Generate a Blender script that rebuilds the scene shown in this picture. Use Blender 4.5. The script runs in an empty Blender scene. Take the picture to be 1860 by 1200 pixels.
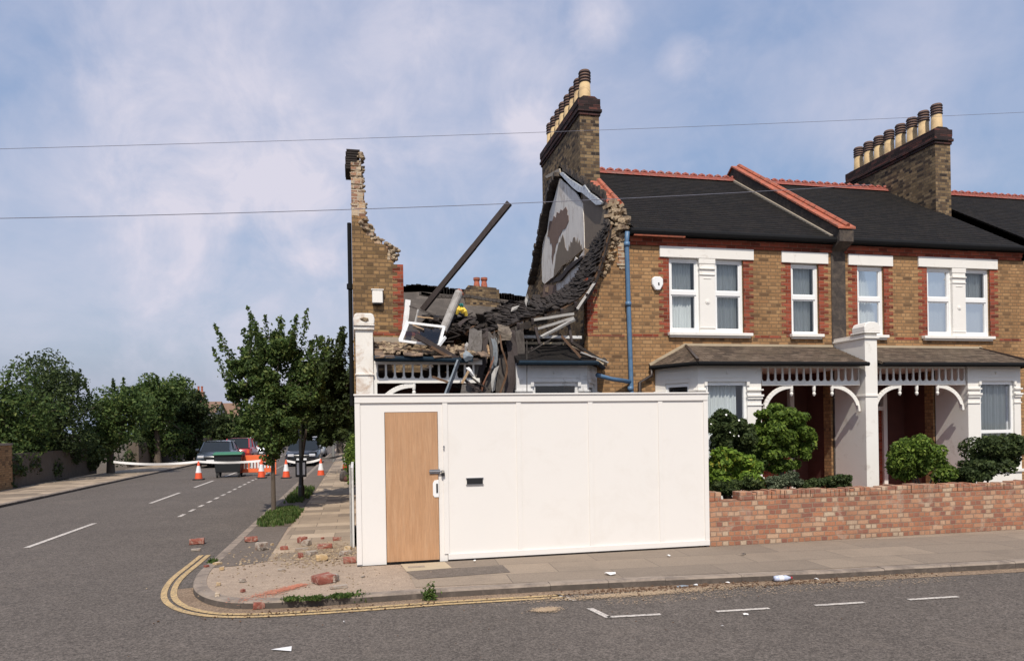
import bpy, bmesh, math, random
import numpy as np
from mathutils import Vector, Matrix
R = math.radians
rnd = random.Random(7)
scene = bpy.context.scene
COL = scene.collection

# ------------------------------------------------------------ camera
YAW, ROLL, CAMZ, FPX, PX, PY = R(12.1), .016, 1.84, 1275.0, 918.0, 776.0
cam_d = bpy.data.cameras.new('camera'); cam = bpy.data.objects.new('camera', cam_d); COL.objects.link(cam)
fwd = Vector((math.sin(YAW), math.cos(YAW), 0)); rgt = Vector((math.cos(YAW), -math.sin(YAW), 0)); up = Vector((0, 0, 1))
cr, sr = math.cos(ROLL), math.sin(ROLL)
cx_ax = rgt * cr - up * sr          # the picture's horizontal axis
cy_ax = rgt * sr + up * cr
cam.matrix_world = Matrix(((cx_ax.x, cy_ax.x, -fwd.x, 0), (cx_ax.y, cy_ax.y, -fwd.y, 0), (cx_ax.z, cy_ax.z, -fwd.z, CAMZ), (0, 0, 0, 1)))
cam_d.sensor_width = 36; cam_d.lens = FPX / 1860 * 36
cam_d.shift_x = (930 - PX) / 1860; cam_d.shift_y = (PY - 600) / 1860
cam_d.clip_start = .1; cam_d.clip_end = 3000
scene.camera = cam

# ------------------------------------------------------------ sky, sun, exposure
SUN_EL, SUN_AZ = R(52), R(-14)       # azimuth measured from -y towards +x
sdir = Vector((math.sin(SUN_AZ) * math.cos(SUN_EL), -math.cos(SUN_AZ) * math.cos(SUN_EL), math.sin(SUN_EL)))
ld = bpy.data.lights.new('sun', 'SUN'); ld.energy = 4.1; ld.angle = R(.6); ld.color = (1, .93, .82)
lo = bpy.data.objects.new('sun', ld); COL.objects.link(lo); lo.rotation_euler = sdir.to_track_quat('Z', 'Y').to_euler()
lo.location = (0, 0, 30)
w = bpy.data.worlds.new('World'); scene.world = w; w.use_nodes = True
nt = w.node_tree; nt.nodes.clear(); N = nt.nodes.new; L = nt.links.new
wo = N('ShaderNodeOutputWorld'); bg = N('ShaderNodeBackground'); L(bg.outputs[0], wo.inputs[0]); bg.inputs[1].default_value = .116
sky = N('ShaderNodeTexSky'); sky.sky_type = 'NISHITA'; sky.sun_disc = False; sky.sun_elevation = SUN_EL
sky.sun_rotation = math.atan2(sdir.x, sdir.y); sky.altitude = 0; sky.air_density = 1.6; sky.dust_density = 3.0; sky.ozone_density = 2.5
tc = N('ShaderNodeTexCoord')
def wmath(op, a, b=None, clamp=False):
    n = N('ShaderNodeMath'); n.operation = op; n.use_clamp = clamp
    for i, q in enumerate((a, b)):
        if q is None: continue
        if isinstance(q, (int, float)): n.inputs[i].default_value = q
        else: L(q, n.inputs[i])
    return n.outputs[0]
def wnoise(scale, detail, rough, stretch=(1, 1, 1)):
    mp = N('ShaderNodeMapping'); mp.inputs['Scale'].default_value = stretch; L(tc.outputs['Generated'], mp.inputs['Vector'])
    n = N('ShaderNodeTexNoise'); n.inputs['Scale'].default_value = scale; n.inputs['Detail'].default_value = detail; n.inputs['Roughness'].default_value = rough
    n.inputs['Distortion'].default_value = .4; L(mp.outputs[0], n.inputs['Vector']); return n
nz1 = wnoise(2.2, 7, .55, (1, 1, 2.2)); nz2 = wnoise(9, 6, .6)
def ray(px, py):
    u = (px - PX) / FPX; v = (PY - py) / FPX
    d = fwd + (u * cr + v * sr) * rgt + (-u * sr + v * cr) * up
    return d
mask = wmath('MULTIPLY_ADD', nz1.outputs[0], 2.4); mask.node.inputs[2].default_value = -1.02
for (bx, by, size, amt) in ((660, 90, .34, .75), (960, 130, .22, .5), (1085, 45, .05, .85), (1232, 112, .035, .6), (962, 235, .055, .95), (480, 490, .2, .5), (520, 640, .22, .35), (150, 600, .3, .3), (380, 60, .3, .45), (600, 620, .2, .35), (1440, 200, .16, .25), (150, 250, .3, .4), (1700, 120, .25, .5), (1650, 330, .1, .4)):
    d = ray(bx, by).normalized()
    vm = N('ShaderNodeVectorMath'); vm.operation = 'DISTANCE'; L(tc.outputs['Generated'], vm.inputs[0]); vm.inputs[1].default_value = d
    dist = wmath('ADD', vm.outputs['Value'], wmath('MULTIPLY', wmath('SUBTRACT', nz2.outputs[0], .5), size * 1.5))
    g = wmath('SUBTRACT', 1.0, wmath('DIVIDE', dist, size), clamp=True)
    g = wmath('MULTIPLY', wmath('POWER', g, 1.0), amt)
    mask = wmath('ADD', mask, g)
mask = wmath('MULTIPLY', mask, .6, clamp=True)
mx = N('ShaderNodeMixRGB'); L(mask, mx.inputs[0]); mx.inputs[2].default_value = (6.1, 5.95, 6.9, 1)
# the whole picture has a pale veil of thin high cloud
veil = N('ShaderNodeMixRGB'); veil.inputs[0].default_value = .5; L(sky.outputs[0], veil.inputs[1]); L(veil.outputs[0], mx.inputs[1]); veil.inputs[2].default_value = (2.9, 3.95, 6.6, 1)
L(mx.outputs[0], bg.inputs[0])
scene.view_settings.view_transform = 'Standard'; scene.view_settings.look = 'None'
scene.view_settings.exposure = .0; scene.view_settings.gamma = 1
scene.render.engine = 'CYCLES'

# ------------------------------------------------------------ where a point of the photo lies in the place
def PYp(px, py, y):
    d = ray(px, py); t = y / d.y; return Vector((d.x * t, y, CAMZ + d.z * t))
def PXp(px, py, x):
    d = ray(px, py); t = x / d.x; return Vector((x, d.y * t, CAMZ + d.z * t))
def PZp(px, py, z=0):
    d = ray(px, py); t = (z - CAMZ) / d.z; return Vector((d.x * t, d.y * t, z))

# ------------------------------------------------------------ materials
def newmat(name):
    m = bpy.data.materials.new(name); m.use_nodes = True; t = m.node_tree; t.nodes.clear()
    o = t.nodes.new('ShaderNodeOutputMaterial'); b = t.nodes.new('ShaderNodeBsdfPrincipled'); t.links.new(b.outputs[0], o.inputs[0])
    return m, t, b
class G:
    """small node-graph helper"""
    def __init__(s, t): s.t = t
    def n(s, typ, **kw):
        x = s.t.nodes.new(typ)
        for k, v in kw.items(): setattr(x, k, v)
        return x
    def l(s, a, b): s.t.links.new(a, b)
    def set(s, sock, v):
        if hasattr(v, 'is_linked') or hasattr(v, 'links'): s.l(v, sock)
        else: sock.default_value = v if not (isinstance(v, tuple) and len(v) == 3 and sock.type == 'RGBA') else (*v, 1)
    def math(s, op, a, b=0., c=None, clamp=False):
        x = s.n('ShaderNodeMath', operation=op, use_clamp=clamp); s.set(x.inputs[0], a); s.set(x.inputs[1], b)
        if c is not None: s.set(x.inputs[2], c)
        return x.outputs[0]
    def noise(s, vec, scale, detail=4, rough=.6, dist=0.):
        x = s.n('ShaderNodeTexNoise'); s.l(vec, x.inputs['Vector']); x.inputs['Scale'].default_value = scale
        x.inputs['Detail'].default_value = detail; x.inputs['Roughness'].default_value = rough; x.inputs['Distortion'].default_value = dist
        return x.outputs[0]
    def ramp(s, fac, stops, interp='LINEAR'):
        x = s.n('ShaderNodeValToRGB'); s.l(fac, x.inputs[0]); cr_ = x.color_ramp; cr_.interpolation = interp
        while len(cr_.elements) < len(stops): cr_.elements.new(.5)
        for e, (p, c) in zip(cr_.elements, stops):
            e.position = p; e.color = (*c, 1) if len(c) == 3 else c
        return x.outputs[0]
    def mix(s, fac, a, b, mode='MIX'):
        x = s.n('ShaderNodeMixRGB', blend_type=mode); s.set(x.inputs[0], fac); s.set(x.inputs[1], a); s.set(x.inputs[2], b); return x.outputs[0]
    def bump(s, h, strength, dist, prev=None):
        x = s.n('ShaderNodeBump'); x.inputs['Strength'].default_value = strength; x.inputs['Distance'].default_value = dist
        s.l(h, x.inputs['Height'])
        if prev is not None: s.l(prev, x.inputs['Normal'])
        return x.outputs[0]
    def obj(s):
        return s.n('ShaderNodeTexCoord').outputs['Object']
    def mapping(s, vec, scale=(1, 1, 1), rot=(0, 0, 0), loc=(0, 0, 0)):
        x = s.n('ShaderNodeMapping'); s.l(vec, x.inputs[0]); x.inputs['Scale'].default_value = scale; x.inputs['Rotation'].default_value = rot; x.inputs['Location'].default_value = loc
        return x.outputs[0]
    def facemap(s):
        """vector lying in the face: (x,z), (y,z) or (x,y) by the face's normal"""
        o = s.n('ShaderNodeSeparateXYZ'); s.l(s.obj(), o.inputs[0])
        g = s.n('ShaderNodeNewGeometry'); nn = s.n('ShaderNodeSeparateXYZ'); s.l(g.outputs['True Normal'], nn.inputs[0])
        fx = s.math('GREATER_THAN', s.math('ABSOLUTE', nn.outputs[0]), .75); fz = s.math('GREATER_THAN', s.math('ABSOLUTE', nn.outputs[2]), .75)
        def lerp(a, b, f): return s.math('ADD', s.math('MULTIPLY', a, s.math('SUBTRACT', 1., f)), s.math('MULTIPLY', b, f))
        c = s.n('ShaderNodeCombineXYZ'); s.l(lerp(o.outputs[0], o.outputs[1], fx), c.inputs[0]); s.l(lerp(o.outputs[2], o.outputs[1], fz), c.inputs[1])
        return c.outputs[0]

def mat_plain(name, col, rough=.6, var=.12, scale=6, metal=0, bump=.0, bscale=40, spec=.5, dirt=None, dscale=2.5, dth=.55, stretch=(1, 1, 1)):
    m, t, b = newmat(name); g = G(t); v = g.mapping(g.obj(), scale=stretch)
    n1 = g.noise(v, scale, 5)
    c = g.mix(n1, tuple(x * (1 - var * 1.4) for x in col), tuple(min(1, x * (1 + var * 1.4)) for x in col))
    if dirt:
        f = g.ramp(g.noise(v, dscale, 7, .7, .6), [(dth - .06, (0, 0, 0)), (dth + .14, (1, 1, 1))])
        c = g.mix(f, c, dirt)
    g.l(c, b.inputs['Base Color']); b.inputs['Roughness'].default_value = rough; b.inputs['Metallic'].default_value = metal
    b.inputs['Specular IOR Level'].default_value = spec
    if bump: g.l(g.bump(g.noise(v, bscale, 6, .7), bump, .01), b.inputs['Normal'])
    return m

def mat_brick(name, stops, mortar, bw=.225, rh=.075, ms=.006, grime=.35, gcol=(.05, .04, .035), bumpd=.006, squash=1., wobble=.0, gscale=.9, eff=None):
    m, t, b = newmat(name); g = G(t); v = g.facemap()
    if wobble:
        wn = g.n('ShaderNodeTexNoise'); g.l(v, wn.inputs['Vector']); wn.inputs['Scale'].default_value = 7
        vm = g.n('ShaderNodeVectorMath', operation='MULTIPLY_ADD'); g.l(wn.outputs['Color'], vm.inputs[0]); vm.inputs[1].default_value = (wobble, wobble, 0); g.l(v, vm.inputs[2]); v = vm.outputs[0]
    br = g.n('ShaderNodeTexBrick'); g.l(v, br.inputs['Vector']); br.inputs['Color1'].default_value = (0, 0, 0, 1); br.inputs['Color2'].default_value = (1, 1, 1, 1)
    br.inputs['Mortar'].default_value = (.5, .5, .5, 1)
    br.inputs['Scale'].default_value = 1; br.inputs['Brick Width'].default_value = bw; br.inputs['Row Height'].default_value = rh
    br.inputs['Mortar Size'].default_value = ms; br.inputs['Mortar Smooth'].default_value = .25; br.inputs['Bias'].default_value = 0
    br.offset = .5; br.squash = squash; br.squash_frequency = 2
    c = g.ramp(br.outputs['Color'], stops)
    o = g.obj()
    fine = g.noise(o, 55, 5, .7)
    c = g.mix(.35, c, g.ramp(fine, [(.3, (.45, .45, .45)), (.7, (1.4, 1.4, 1.4))]), 'MULTIPLY')
    mo = g.mix(g.noise(o, 14, 4), tuple(x * .7 for x in mortar), tuple(x * 1.2 for x in mortar))
    c = g.mix(br.outputs['Fac'], c, mo)
    gr = g.ramp(g.noise(g.mapping(o, (1, 1, .45)), gscale * 1.6, 8, .68, .5), [(.46, (0, 0, 0)), (.72, (1, 1, 1))])
    c = g.mix(g.math('MULTIPLY', gr, grime), c, gcol)
    if eff:
        ef = g.ramp(g.noise(o, 2.7, 8, .7, 1.), [(.56, (0, 0, 0)), (.66, (1, 1, 1))]); c = g.mix(g.math('MULTIPLY', ef, .6), c, eff)
    g.l(c, b.inputs['Base Color']); b.inputs['Roughness'].default_value = .92; b.inputs['Specular IOR Level'].default_value = .2
    h = g.math('ADD', g.math('MULTIPLY', g.math('SUBTRACT', 1., br.outputs['Fac']), 1.), g.math('MULTIPLY', fine, .5))
    g.l(g.bump(h, .8, bumpd), b.inputs['Normal'])
    return m

STOCK = [(0, (.14, .082, .045)), (.09, (.22, .128, .065)), (.17, (.315, .178, .084)), (.5, (.365, .207, .096)), (.8, (.42, .248, .12)), (1, (.34, .182, .084))]
M = {}
M['stock'] = mat_brick('yellow_stock_brick', STOCK, (.23, .148, .082), grime=.55, gcol=(.12, .068, .036), squash=.5, ms=.0095, wobble=.008)
M['stock_dirty'] = mat_brick('grimy_stock_brick', [(0, (.12, .075, .04)), (.2, (.20, .125, .06)), (.5, (.27, .165, .08)), (1, (.35, .215, .10))], (.15, .1, .06), grime=.6, gcol=(.1, .065, .035), squash=.5, ms=.008, wobble=.01)
M['stock_dark'] = mat_brick('sooty_stock_brick', [(0, (.04, .03, .025)), (.3, (.12, .08, .05)), (.7, (.22, .15, .08)), (1, (.30, .21, .12))], (.12, .1, .08), grime=.6, squash=.5)
M['red'] = mat_brick('red_brick', [(0, (.12, .028, .016)), (.4, (.25, .055, .03)), (1, (.36, .09, .05))], (.26, .17, .12), ms=.005, grime=.3)
M['pink'] = mat_brick('garden_wall_brick', [(0, (.25, .11, .08)), (.25, (.35, .15, .09)), (.5, (.41, .185, .105)), (.75, (.45, .24, .145)), (.88, (.50, .32, .21)), (1, (.50, .38, .27))], (.29, .2, .145), bw=.2, ms=.009, grime=.45, gcol=(.16, .10, .075), squash=.5, eff=(.44, .32, .24), wobble=.03)
M['rough_brick'] = mat_brick('broken_brickwork', [(0, (.12, .07, .05)), (.3, (.36, .19, .12)), (.6, (.48, .33, .2)), (1, (.58, .46, .32))], (.50, .42, .32), bw=.16, ms=.012, grime=.4, wobble=.05, eff=(.6, .52, .43), bumpd=.02)
M['sooty_end'] = M['stock_dark']
M['slate'] = mat_brick('dark_roof_tiles', [(0, (.009, .008, .008)), (.5, (.014, .012, .0115)), (1, (.021, .017, .015))], (.005, .005, .005), bw=.17, rh=.1, ms=.005, grime=.4, gcol=(.02, .017, .013), bumpd=.01)
M['slate_brown'] = mat_brick('weathered_porch_tiles', [(0, (.06, .045, .035)), (.5, (.105, .075, .055)), (1, (.16, .12, .09))], (.035, .028, .022), bw=.17, rh=.1, ms=.005, grime=.35, gcol=(.16, .13, .09), bumpd=.01)
M['white'] = mat_plain('white_masonry_paint', (.80, .77, .72), .5, .04, 3, dirt=(.55, .5, .44), dscale=3, dth=.64, bump=.15)
M['white_worn'] = mat_plain('flaking_white_paint', (.78, .74, .68), .6, .05, 4, dirt=(.42, .27, .17), dscale=3.2, dth=.56, bump=.3)
M['white_grey'] = mat_plain('dusty_white_paint', (.66, .65, .64), .6, .1, 5, dirt=(.35, .33, .31), dscale=3, dth=.58, bump=.2)
M['hoard'] = mat_plain('white_painted_plywood', (.77, .735, .695), .5, .012, 1.5, dirt=(.735, .695, .65), dscale=1.6, dth=.6, bump=.04, bscale=12)
M['upvc'] = mat_plain('white_plastic', (.82, .82, .81), .3, .02, 3)
M['bluepipe'] = mat_plain('blue_painted_iron', (.085, .17, .29), .45, .2, 9, dirt=(.2, .22, .24), dscale=5, dth=.6)
M['bluegutter'] = mat_plain('dark_blue_paint', (.010, .022, .036), .8, .3, 9, spec=.2)
M['blackgutter'] = mat_plain('black_gutter', (.010, .010, .011), .85, .2, 6, spec=.15)
M['brownpipe'] = mat_plain('dark_brown_pipe', (.035, .022, .018), .45, .2, 6)
M['terracotta'] = mat_plain('terracotta', (.42, .115, .06), .7, .2, 8, dirt=(.2, .08, .05), dscale=6, dth=.5, bump=.3)
M['ridge'] = mat_plain('red_ridge_clay', (.33, .085, .06), .7, .25, 9, dirt=(.2, .13, .11), dscale=5, dth=.55, bump=.3)
M['buffpot'] = mat_plain('buff_clay', (.56, .40, .21), .75, .15, 5, dirt=(.30, .20, .11), dscale=4, dth=.56, bump=.2)
M['sootpot'] = mat_plain('sooty_clay_band', (.05, .038, .04), .8, .4, 12)
M['lead'] = mat_plain('pale_lead', (.62, .64, .66), .4, .25, 14, metal=.2, dirt=(.15, .15, .16), dscale=9, dth=.55, bump=.6, bscale=25)
M['plaster'] = mat_plain('grey_plaster', (.80, .745, .68), .9, .1, 5, dirt=(.46, .38, .31), dscale=2.6, dth=.57, bump=.4, stretch=(1, 1.6, .5))
M['plaster_brown'] = mat_plain('brown_undercoat', (.20, .13, .10), .95, .15, 6, bump=.6, bscale=30, stretch=(1, 1, .5))
M['plaster_dark'] = mat_plain('grey_brown_undercoat', (.21, .165, .125), .95, .15, 6, bump=.6, bscale=30, stretch=(1, 1, .5))
M['mortar'] = mat_plain('mortar_lumps', (.38, .29, .19), .95, .35, 6, bump=1., bscale=18, dirt=(.14, .09, .06), dscale=6, dth=.5)
M['tilebroken'] = mat_plain('broken_roof_tiles', (.028, .021, .018), .95, .4, 3.5, dirt=(.062, .048, .037), dscale=4, dth=.6, bump=.6, bscale=30)
M['tilemossy'] = mat_plain('mossy_brown_tiles', (.13, .09, .065), .9, .4, 6, dirt=(.30, .20, .13), dscale=4, dth=.52, bump=.8, bscale=25)
M['timber_dark'] = mat_plain('old_dark_timber', (.042, .030, .028), .8, .35, 5, bump=.5, bscale=30, stretch=(3, 3, .6))
M['timber_brown'] = mat_plain('brown_timber', (.12, .065, .035), .8, .3, 6, bump=.5, bscale=30)
M['timber_tan'] = mat_plain('split_pale_timber', (.42, .28, .16), .8, .25, 8, bump=.5, bscale=30)
M['timber_grey'] = mat_plain('dusty_grey_timber', (.085, .073, .065), .9, .4, 6, dirt=(.04, .03, .026), dscale=6, dth=.5, bump=.6, bscale=26, stretch=(2, 2, .5))
M['timber_pale'] = mat_plain('pale_grey_painted_timber', (.33, .315, .295), .7, .2, 6, dirt=(.2, .17, .15), dscale=6, dth=.58, bump=.4)
M['bluegrey'] = mat_plain('blue_grey_metal', (.19, .225, .26), .65, .2, 5, metal=.1, dirt=(.12, .12, .13), dscale=5, dth=.58)
M['soot'] = mat_plain('dusty_debris', (.05, .04, .035), .95, .5, 5, dirt=(.11, .085, .065), dscale=6, dth=.52, bump=1., bscale=14)
M['room'] = mat_plain('shaded_room_wall', (.12, .1, .085), .9, .2, 3)
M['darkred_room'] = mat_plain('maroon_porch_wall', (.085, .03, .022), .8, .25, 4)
M['steel'] = mat_plain('dull_steel', (.35, .35, .36), .35, .15, 12, metal=.8)
M['blackmetal'] = mat_plain('black_metal', (.015, .015, .016), .4, .2, 10)
M['rubber'] = mat_plain('rubber', (.02, .02, .02), .8, .2, 10)
M['conered'] = mat_plain('orange_red_plastic', (.75, .10, .035), .5, .1, 6)
M['conewhite'] = mat_plain('reflective_sleeve', (.75, .75, .76), .4, .08, 6)
M['barrier'] = mat_plain('orange_barrier_plastic', (.85, .16, .05), .5, .08, 4)
M['greenlid'] = mat_plain('green_lid', (.02, .15, .07), .45, .1, 4)
M['binbody'] = mat_plain('black_bin_plastic', (.014, .016, .018), .5, .2, 4)
M['paper'] = mat_plain('white_litter', (.72, .70, .68), .7, .08, 20)
M['yellow'] = mat_plain('yellow_cloth', (.72, .50, .06), .8, .15, 20)
M['teal'] = mat_plain('teal_cloth', (.03, .22, .22), .8, .2, 20)
M['bark'] = mat_plain('bark', (.11, .085, .065), .95, .3, 12, bump=1., bscale=30, stretch=(1, 1, .3))
M['soil'] = mat_plain('soil', (.10, .075, .05), .95, .3, 3, bump=.8)
M['leadgrey'] = mat_plain('grey_fillet', (.33, .28, .22), .8, .2, 9, bump=.4)
M['galv'] = mat_plain('galvanised_post', (.25, .25, .24), .5, .15, 8, metal=.3)
M['dust_orange'] = None
M['brick_red'] = mat_plain('loose_red_brick', (.25, .075, .05), .9, .3, 9, dirt=(.42, .33, .26), dscale=11, dth=.55, bump=.8, bscale=50)
M['brick_yellow'] = mat_plain('loose_yellow_brick', (.45, .31, .16), .9, .25, 9, dirt=(.55, .47, .38), dscale=11, dth=.52, bump=.8, bscale=50)
M['brick_grey'] = mat_plain('mortar_crusted_brick', (.34, .29, .24), .95, .3, 9, dirt=(.22, .12, .08), dscale=11, dth=.55, bump=.8, bscale=50)
M['sack'] = mat_plain('dark_sack', (.05, .03, .03), .7, .4, 6, bump=.6)

def mat_ply():
    m, t, b = newmat('bare_plywood'); g = G(t); o = g.obj()
    wv = g.noise(g.mapping(o, (9, 1, .55)), 2.2, 6, .6, 1.2)
    c = g.ramp(wv, [(.25, (.42, .225, .11)), (.5, (.49, .275, .145)), (.75, (.54, .325, .185))])
    f = g.ramp(g.noise(g.mapping(o, (26, 1, 1.2)), 4, 6, .7, .5), [(.35, (.82, .82, .82)), (.7, (1.08, 1.08, 1.08))])
    c = g.mix(1., c, f, 'MULTIPLY')
    d = g.ramp(g.noise(o, 2.2, 6, .7), [(.5, (0, 0, 0)), (.8, (1, 1, 1))]); c = g.mix(g.math('MULTIPLY', d, .3), c, (.33, .2, .12))
    g.l(c, b.inputs['Base Color']); b.inputs['Roughness'].default_value = .6
    g.l(g.bump(wv, .15, .005), b.inputs['Normal']); return m
M['ply'] = mat_ply()

def mat_asphalt(name, base, spread=.5, patch=(.0, .0, .0), pf=.0, dust=None, dth=.6):
    m, t, b = newmat(name); g = G(t); o = g.obj()
    c = g.mix(g.noise(o, .55, 6, .65), tuple(x * .78 for x in base), tuple(x * 1.25 for x in base))
    sp = g.noise(o, 42, 4, .85)
    c = g.mix(1., c, g.ramp(sp, [(.36, (1 - spread,) * 3), (.5, (1, 1, 1)), (.66, (1 + spread * 1.3,) * 3)]), 'MULTIPLY')
    v = g.n('ShaderNodeTexVoronoi'); g.l(o, v.inputs['Vector']); v.inputs['Scale'].default_value = 26
    c = g.mix(g.ramp(v.outputs['Distance'], [(.05, (1, 1, 1)), (.12, (0, 0, 0))]), c, tuple(min(1, x * 2.2) for x in base))
    md = g.noise(o, 9, 5, .75); c = g.mix(1., c, g.ramp(md, [(.3, (.82, .82, .82)), (.7, (1.15, 1.15, 1.15))]), 'MULTIPLY')
    if dust:
        f = g.ramp(g.noise(o, 1.3, 8, .7, .7), [(dth - .05, (0, 0, 0)), (dth + .2, (1, 1, 1))]); c = g.mix(g.math('MULTIPLY', f, .55), c, dust)
    g.l(c, b.inputs['Base Color']); b.inputs['Roughness'].default_value = .9; b.inputs['Specular IOR Level'].default_value = .25
    g.l(g.bump(sp, .7, .006), b.inputs['Normal']); return m
M['road'] = mat_asphalt('road_asphalt', (.112, .094, .081), .6, dust=(.17, .14, .115), dth=.6)
M['tarmac'] = mat_asphalt('dark_verge_tarmac', (.14, .114, .095), .35, dust=(.27, .22, .17), dth=.6)
M['corner'] = mat_asphalt('sandy_footway_surface', (.34, .26, .195), .3, dust=(.25, .19, .145), dth=.52)
M['dirt'] = mat_asphalt('gutter_dirt', (.24, .17, .115), .5, dust=(.14, .09, .06), dth=.5)

def mat_slabs(name, stops, joint, bw, rh, rot=0, ms=.008):
    m, t, b = newmat(name); g = G(t); o = g.obj(); v = g.mapping(o, rot=(0, 0, rot))
    br = g.n('ShaderNodeTexBrick'); g.l(v, br.inputs['Vector']); br.inputs['Color1'].default_value = (0, 0, 0, 1); br.inputs['Color2'].default_value = (1, 1, 1, 1)
    br.inputs['Scale'].default_value = 1; br.inputs['Brick Width'].default_value = bw; br.inputs['Row Height'].default_value = rh; br.inputs['Mortar Size'].default_value = ms; br.inputs['Mortar Smooth'].default_value = .3
    c = g.ramp(br.outputs['Color'], stops); c = g.mix(br.outputs['Fac'], c, joint)
    c = g.mix(1., c, g.ramp(g.noise(o, 60, 4, .75), [(.3, (.75, .75, .75)), (.7, (1.2, 1.2, 1.2))]), 'MULTIPLY')
    d = g.ramp(g.noise(o, 1.7, 8, .7, .6), [(.48, (0, 0, 0)), (.75, (1, 1, 1))]); c = g.mix(g.math('MULTIPLY', d, .5), c, tuple(x * .75 for x in stops[0][1]))
    g.l(c, b.inputs['Base Color']); b.inputs['Roughness'].default_value = .9; b.inputs['Specular IOR Level'].default_value = .25
    g.l(g.bump(g.math('SUBTRACT', 1., br.outputs['Fac']), .5, .006), b.inputs['Normal']); return m
M['slabs'] = mat_slabs('paving_slabs', [(0, (.21, .165, .125)), (.35, (.31, .24, .175)), (.7, (.40, .31, .225)), (1, (.46, .36, .265))], (.2, .155, .115), .75, .48)
M['slabs_grey'] = mat_slabs('worn_grey_flagstones', [(0, (.21, .168, .132)), (.5, (.25, .198, .152)), (1, (.30, .236, .178))], (.15, .12, .095), 1.35, .62, rot=.055, ms=.006)
M['kerb'] = mat_plain('kerb_stone', (.27, .215, .17), .9, .25, 7, dirt=(.14, .11, .09), dscale=3, dth=.52, bump=.5)
M['kerb_face'] = mat_plain('dark_kerb_face', (.085, .068, .056), .95, .3, 7, dirt=(.15, .12, .1), dscale=4, dth=.56, bump=.5)  # upright kerb faces get a darker colour than the tops
M['greypipe'] = mat_plain('grey_speckled_pipe', (.33, .31, .29), .8, .15, 9, dirt=(.2, .18, .16), dscale=7, dth=.52, bump=.4)
M['fartile'] = mat_plain('weathered_grey_brown_tiles', (.075, .062, .052), .9, .35, 3, dirt=(.12, .1, .085), dscale=3, dth=.55, bump=1., bscale=12)
M['slab_beige'] = mat_plain('pale_concrete_slab', (.42, .34, .235), .9, .12, 6, bump=.3)

def mat_paint(name, col, wear=.45):
    m, t, b = newmat(name); g = G(t); o = g.obj()
    f = g.ramp(g.noise(o, 38, 6, .8), [(wear - .05, (1, 1, 1)), (wear + .16, (0, 0, 0))])
    c = g.mix(f, col, (.12, .105, .095)); c = g.mix(1., c, g.ramp(g.noise(o, 5, 5, .7), [(.3, (.8, .8, .8)), (.7, (1.1, 1.1, 1.1))]), 'MULTIPLY')
    g.l(c, b.inputs['Base Color']); b.inputs['Roughness'].default_value = .8; return m
M['line_yellow'] = mat_paint('worn_yellow_line', (.58, .395, .18), .4); M['line_white'] = mat_paint('worn_white_line', (.62, .56, .5), .38)
def mat_smear(name, col, th):
    m, t, b = newmat(name); g = G(t); o = g.obj()
    f = g.ramp(g.noise(o, 30, 5, .8), [(th, (1, 1, 1)), (th + .1, (0, 0, 0))])
    c = g.mix(f, col, (.32, .24, .18)); g.l(c, b.inputs['Base Color']); b.inputs['Roughness'].default_value = .95; return m
M['dust_orange'] = mat_plain('orange_brick_dust', (.46, .17, .10), .95, .2, 9)
M['sand'] = mat_plain('spilt_sand', (.40, .29, .185), .95, .2, 9)

def mat_leaf(name, stops, trans=.3):
    m, t, b = newmat(name); g = G(t)
    gi = g.n('ShaderNodeNewGeometry'); c = g.ramp(gi.outputs['Random Per Island'], stops)
    big = g.noise(g.obj(), 2.5, 3); c = g.mix(1., c, g.ramp(big, [(.3, (.8, .8, .8)), (.7, (1.2, 1.2, 1.1))]), 'MULTIPLY')
    g.l(c, b.inputs['Base Color']); b.inputs['Roughness'].default_value = .55; b.inputs['Specular IOR Level'].default_value = .16
    tr = g.n('ShaderNodeBsdfTranslucent'); g.l(c, tr.inputs[0]); mxx = g.n('ShaderNodeMixShader'); mxx.inputs[0].default_value = trans
    g.l(b.outputs[0], mxx.inputs[1]); g.l(tr.outputs[0], mxx.inputs[2])
    out = [n for n in t.nodes if n.type == 'OUTPUT_MATERIAL'][0]; g.l(mxx.outputs[0], out.inputs[0]); return m
M['leaf_tree'] = mat_leaf('street_tree_leaves', [(0, (.042, .072, .024)), (.5, (.085, .135, .042)), (.85, (.14, .195, .06)), (1, (.2, .23, .07))], .42)
M['leaf_dark'] = mat_leaf('dark_leaves', [(0, (.034, .05, .02)), (.6, (.062, .09, .034)), (1, (.11, .14, .05))], .38)
M['leaf_bush'] = mat_leaf('glossy_bush_leaves', [(0, (.05, .085, .018)), (.5, (.105, .165, .028)), (.85, (.16, .235, .04)), (1, (.24, .3, .065))], .36)
M['leaf_lime'] = mat_leaf('yellow_green_leaves', [(0, (.06, .11, .02)), (.5, (.13, .21, .03)), (.88, (.2, .3, .045)), (1, (.4, .36, .06))])
M['leaf_grey'] = mat_leaf('grey_green_leaves', [(0, (.07, .095, .055)), (.6, (.12, .15, .09)), (1, (.2, .22, .14))])
M['leaf_grass'] = mat_leaf('verge_weeds', [(0, (.05, .09, .025)), (.6, (.09, .15, .035)), (1, (.19, .2, .08))], .4)
M['flower'] = mat_plain('white_petals', (.8, .78, .76), .6, .05)

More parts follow.
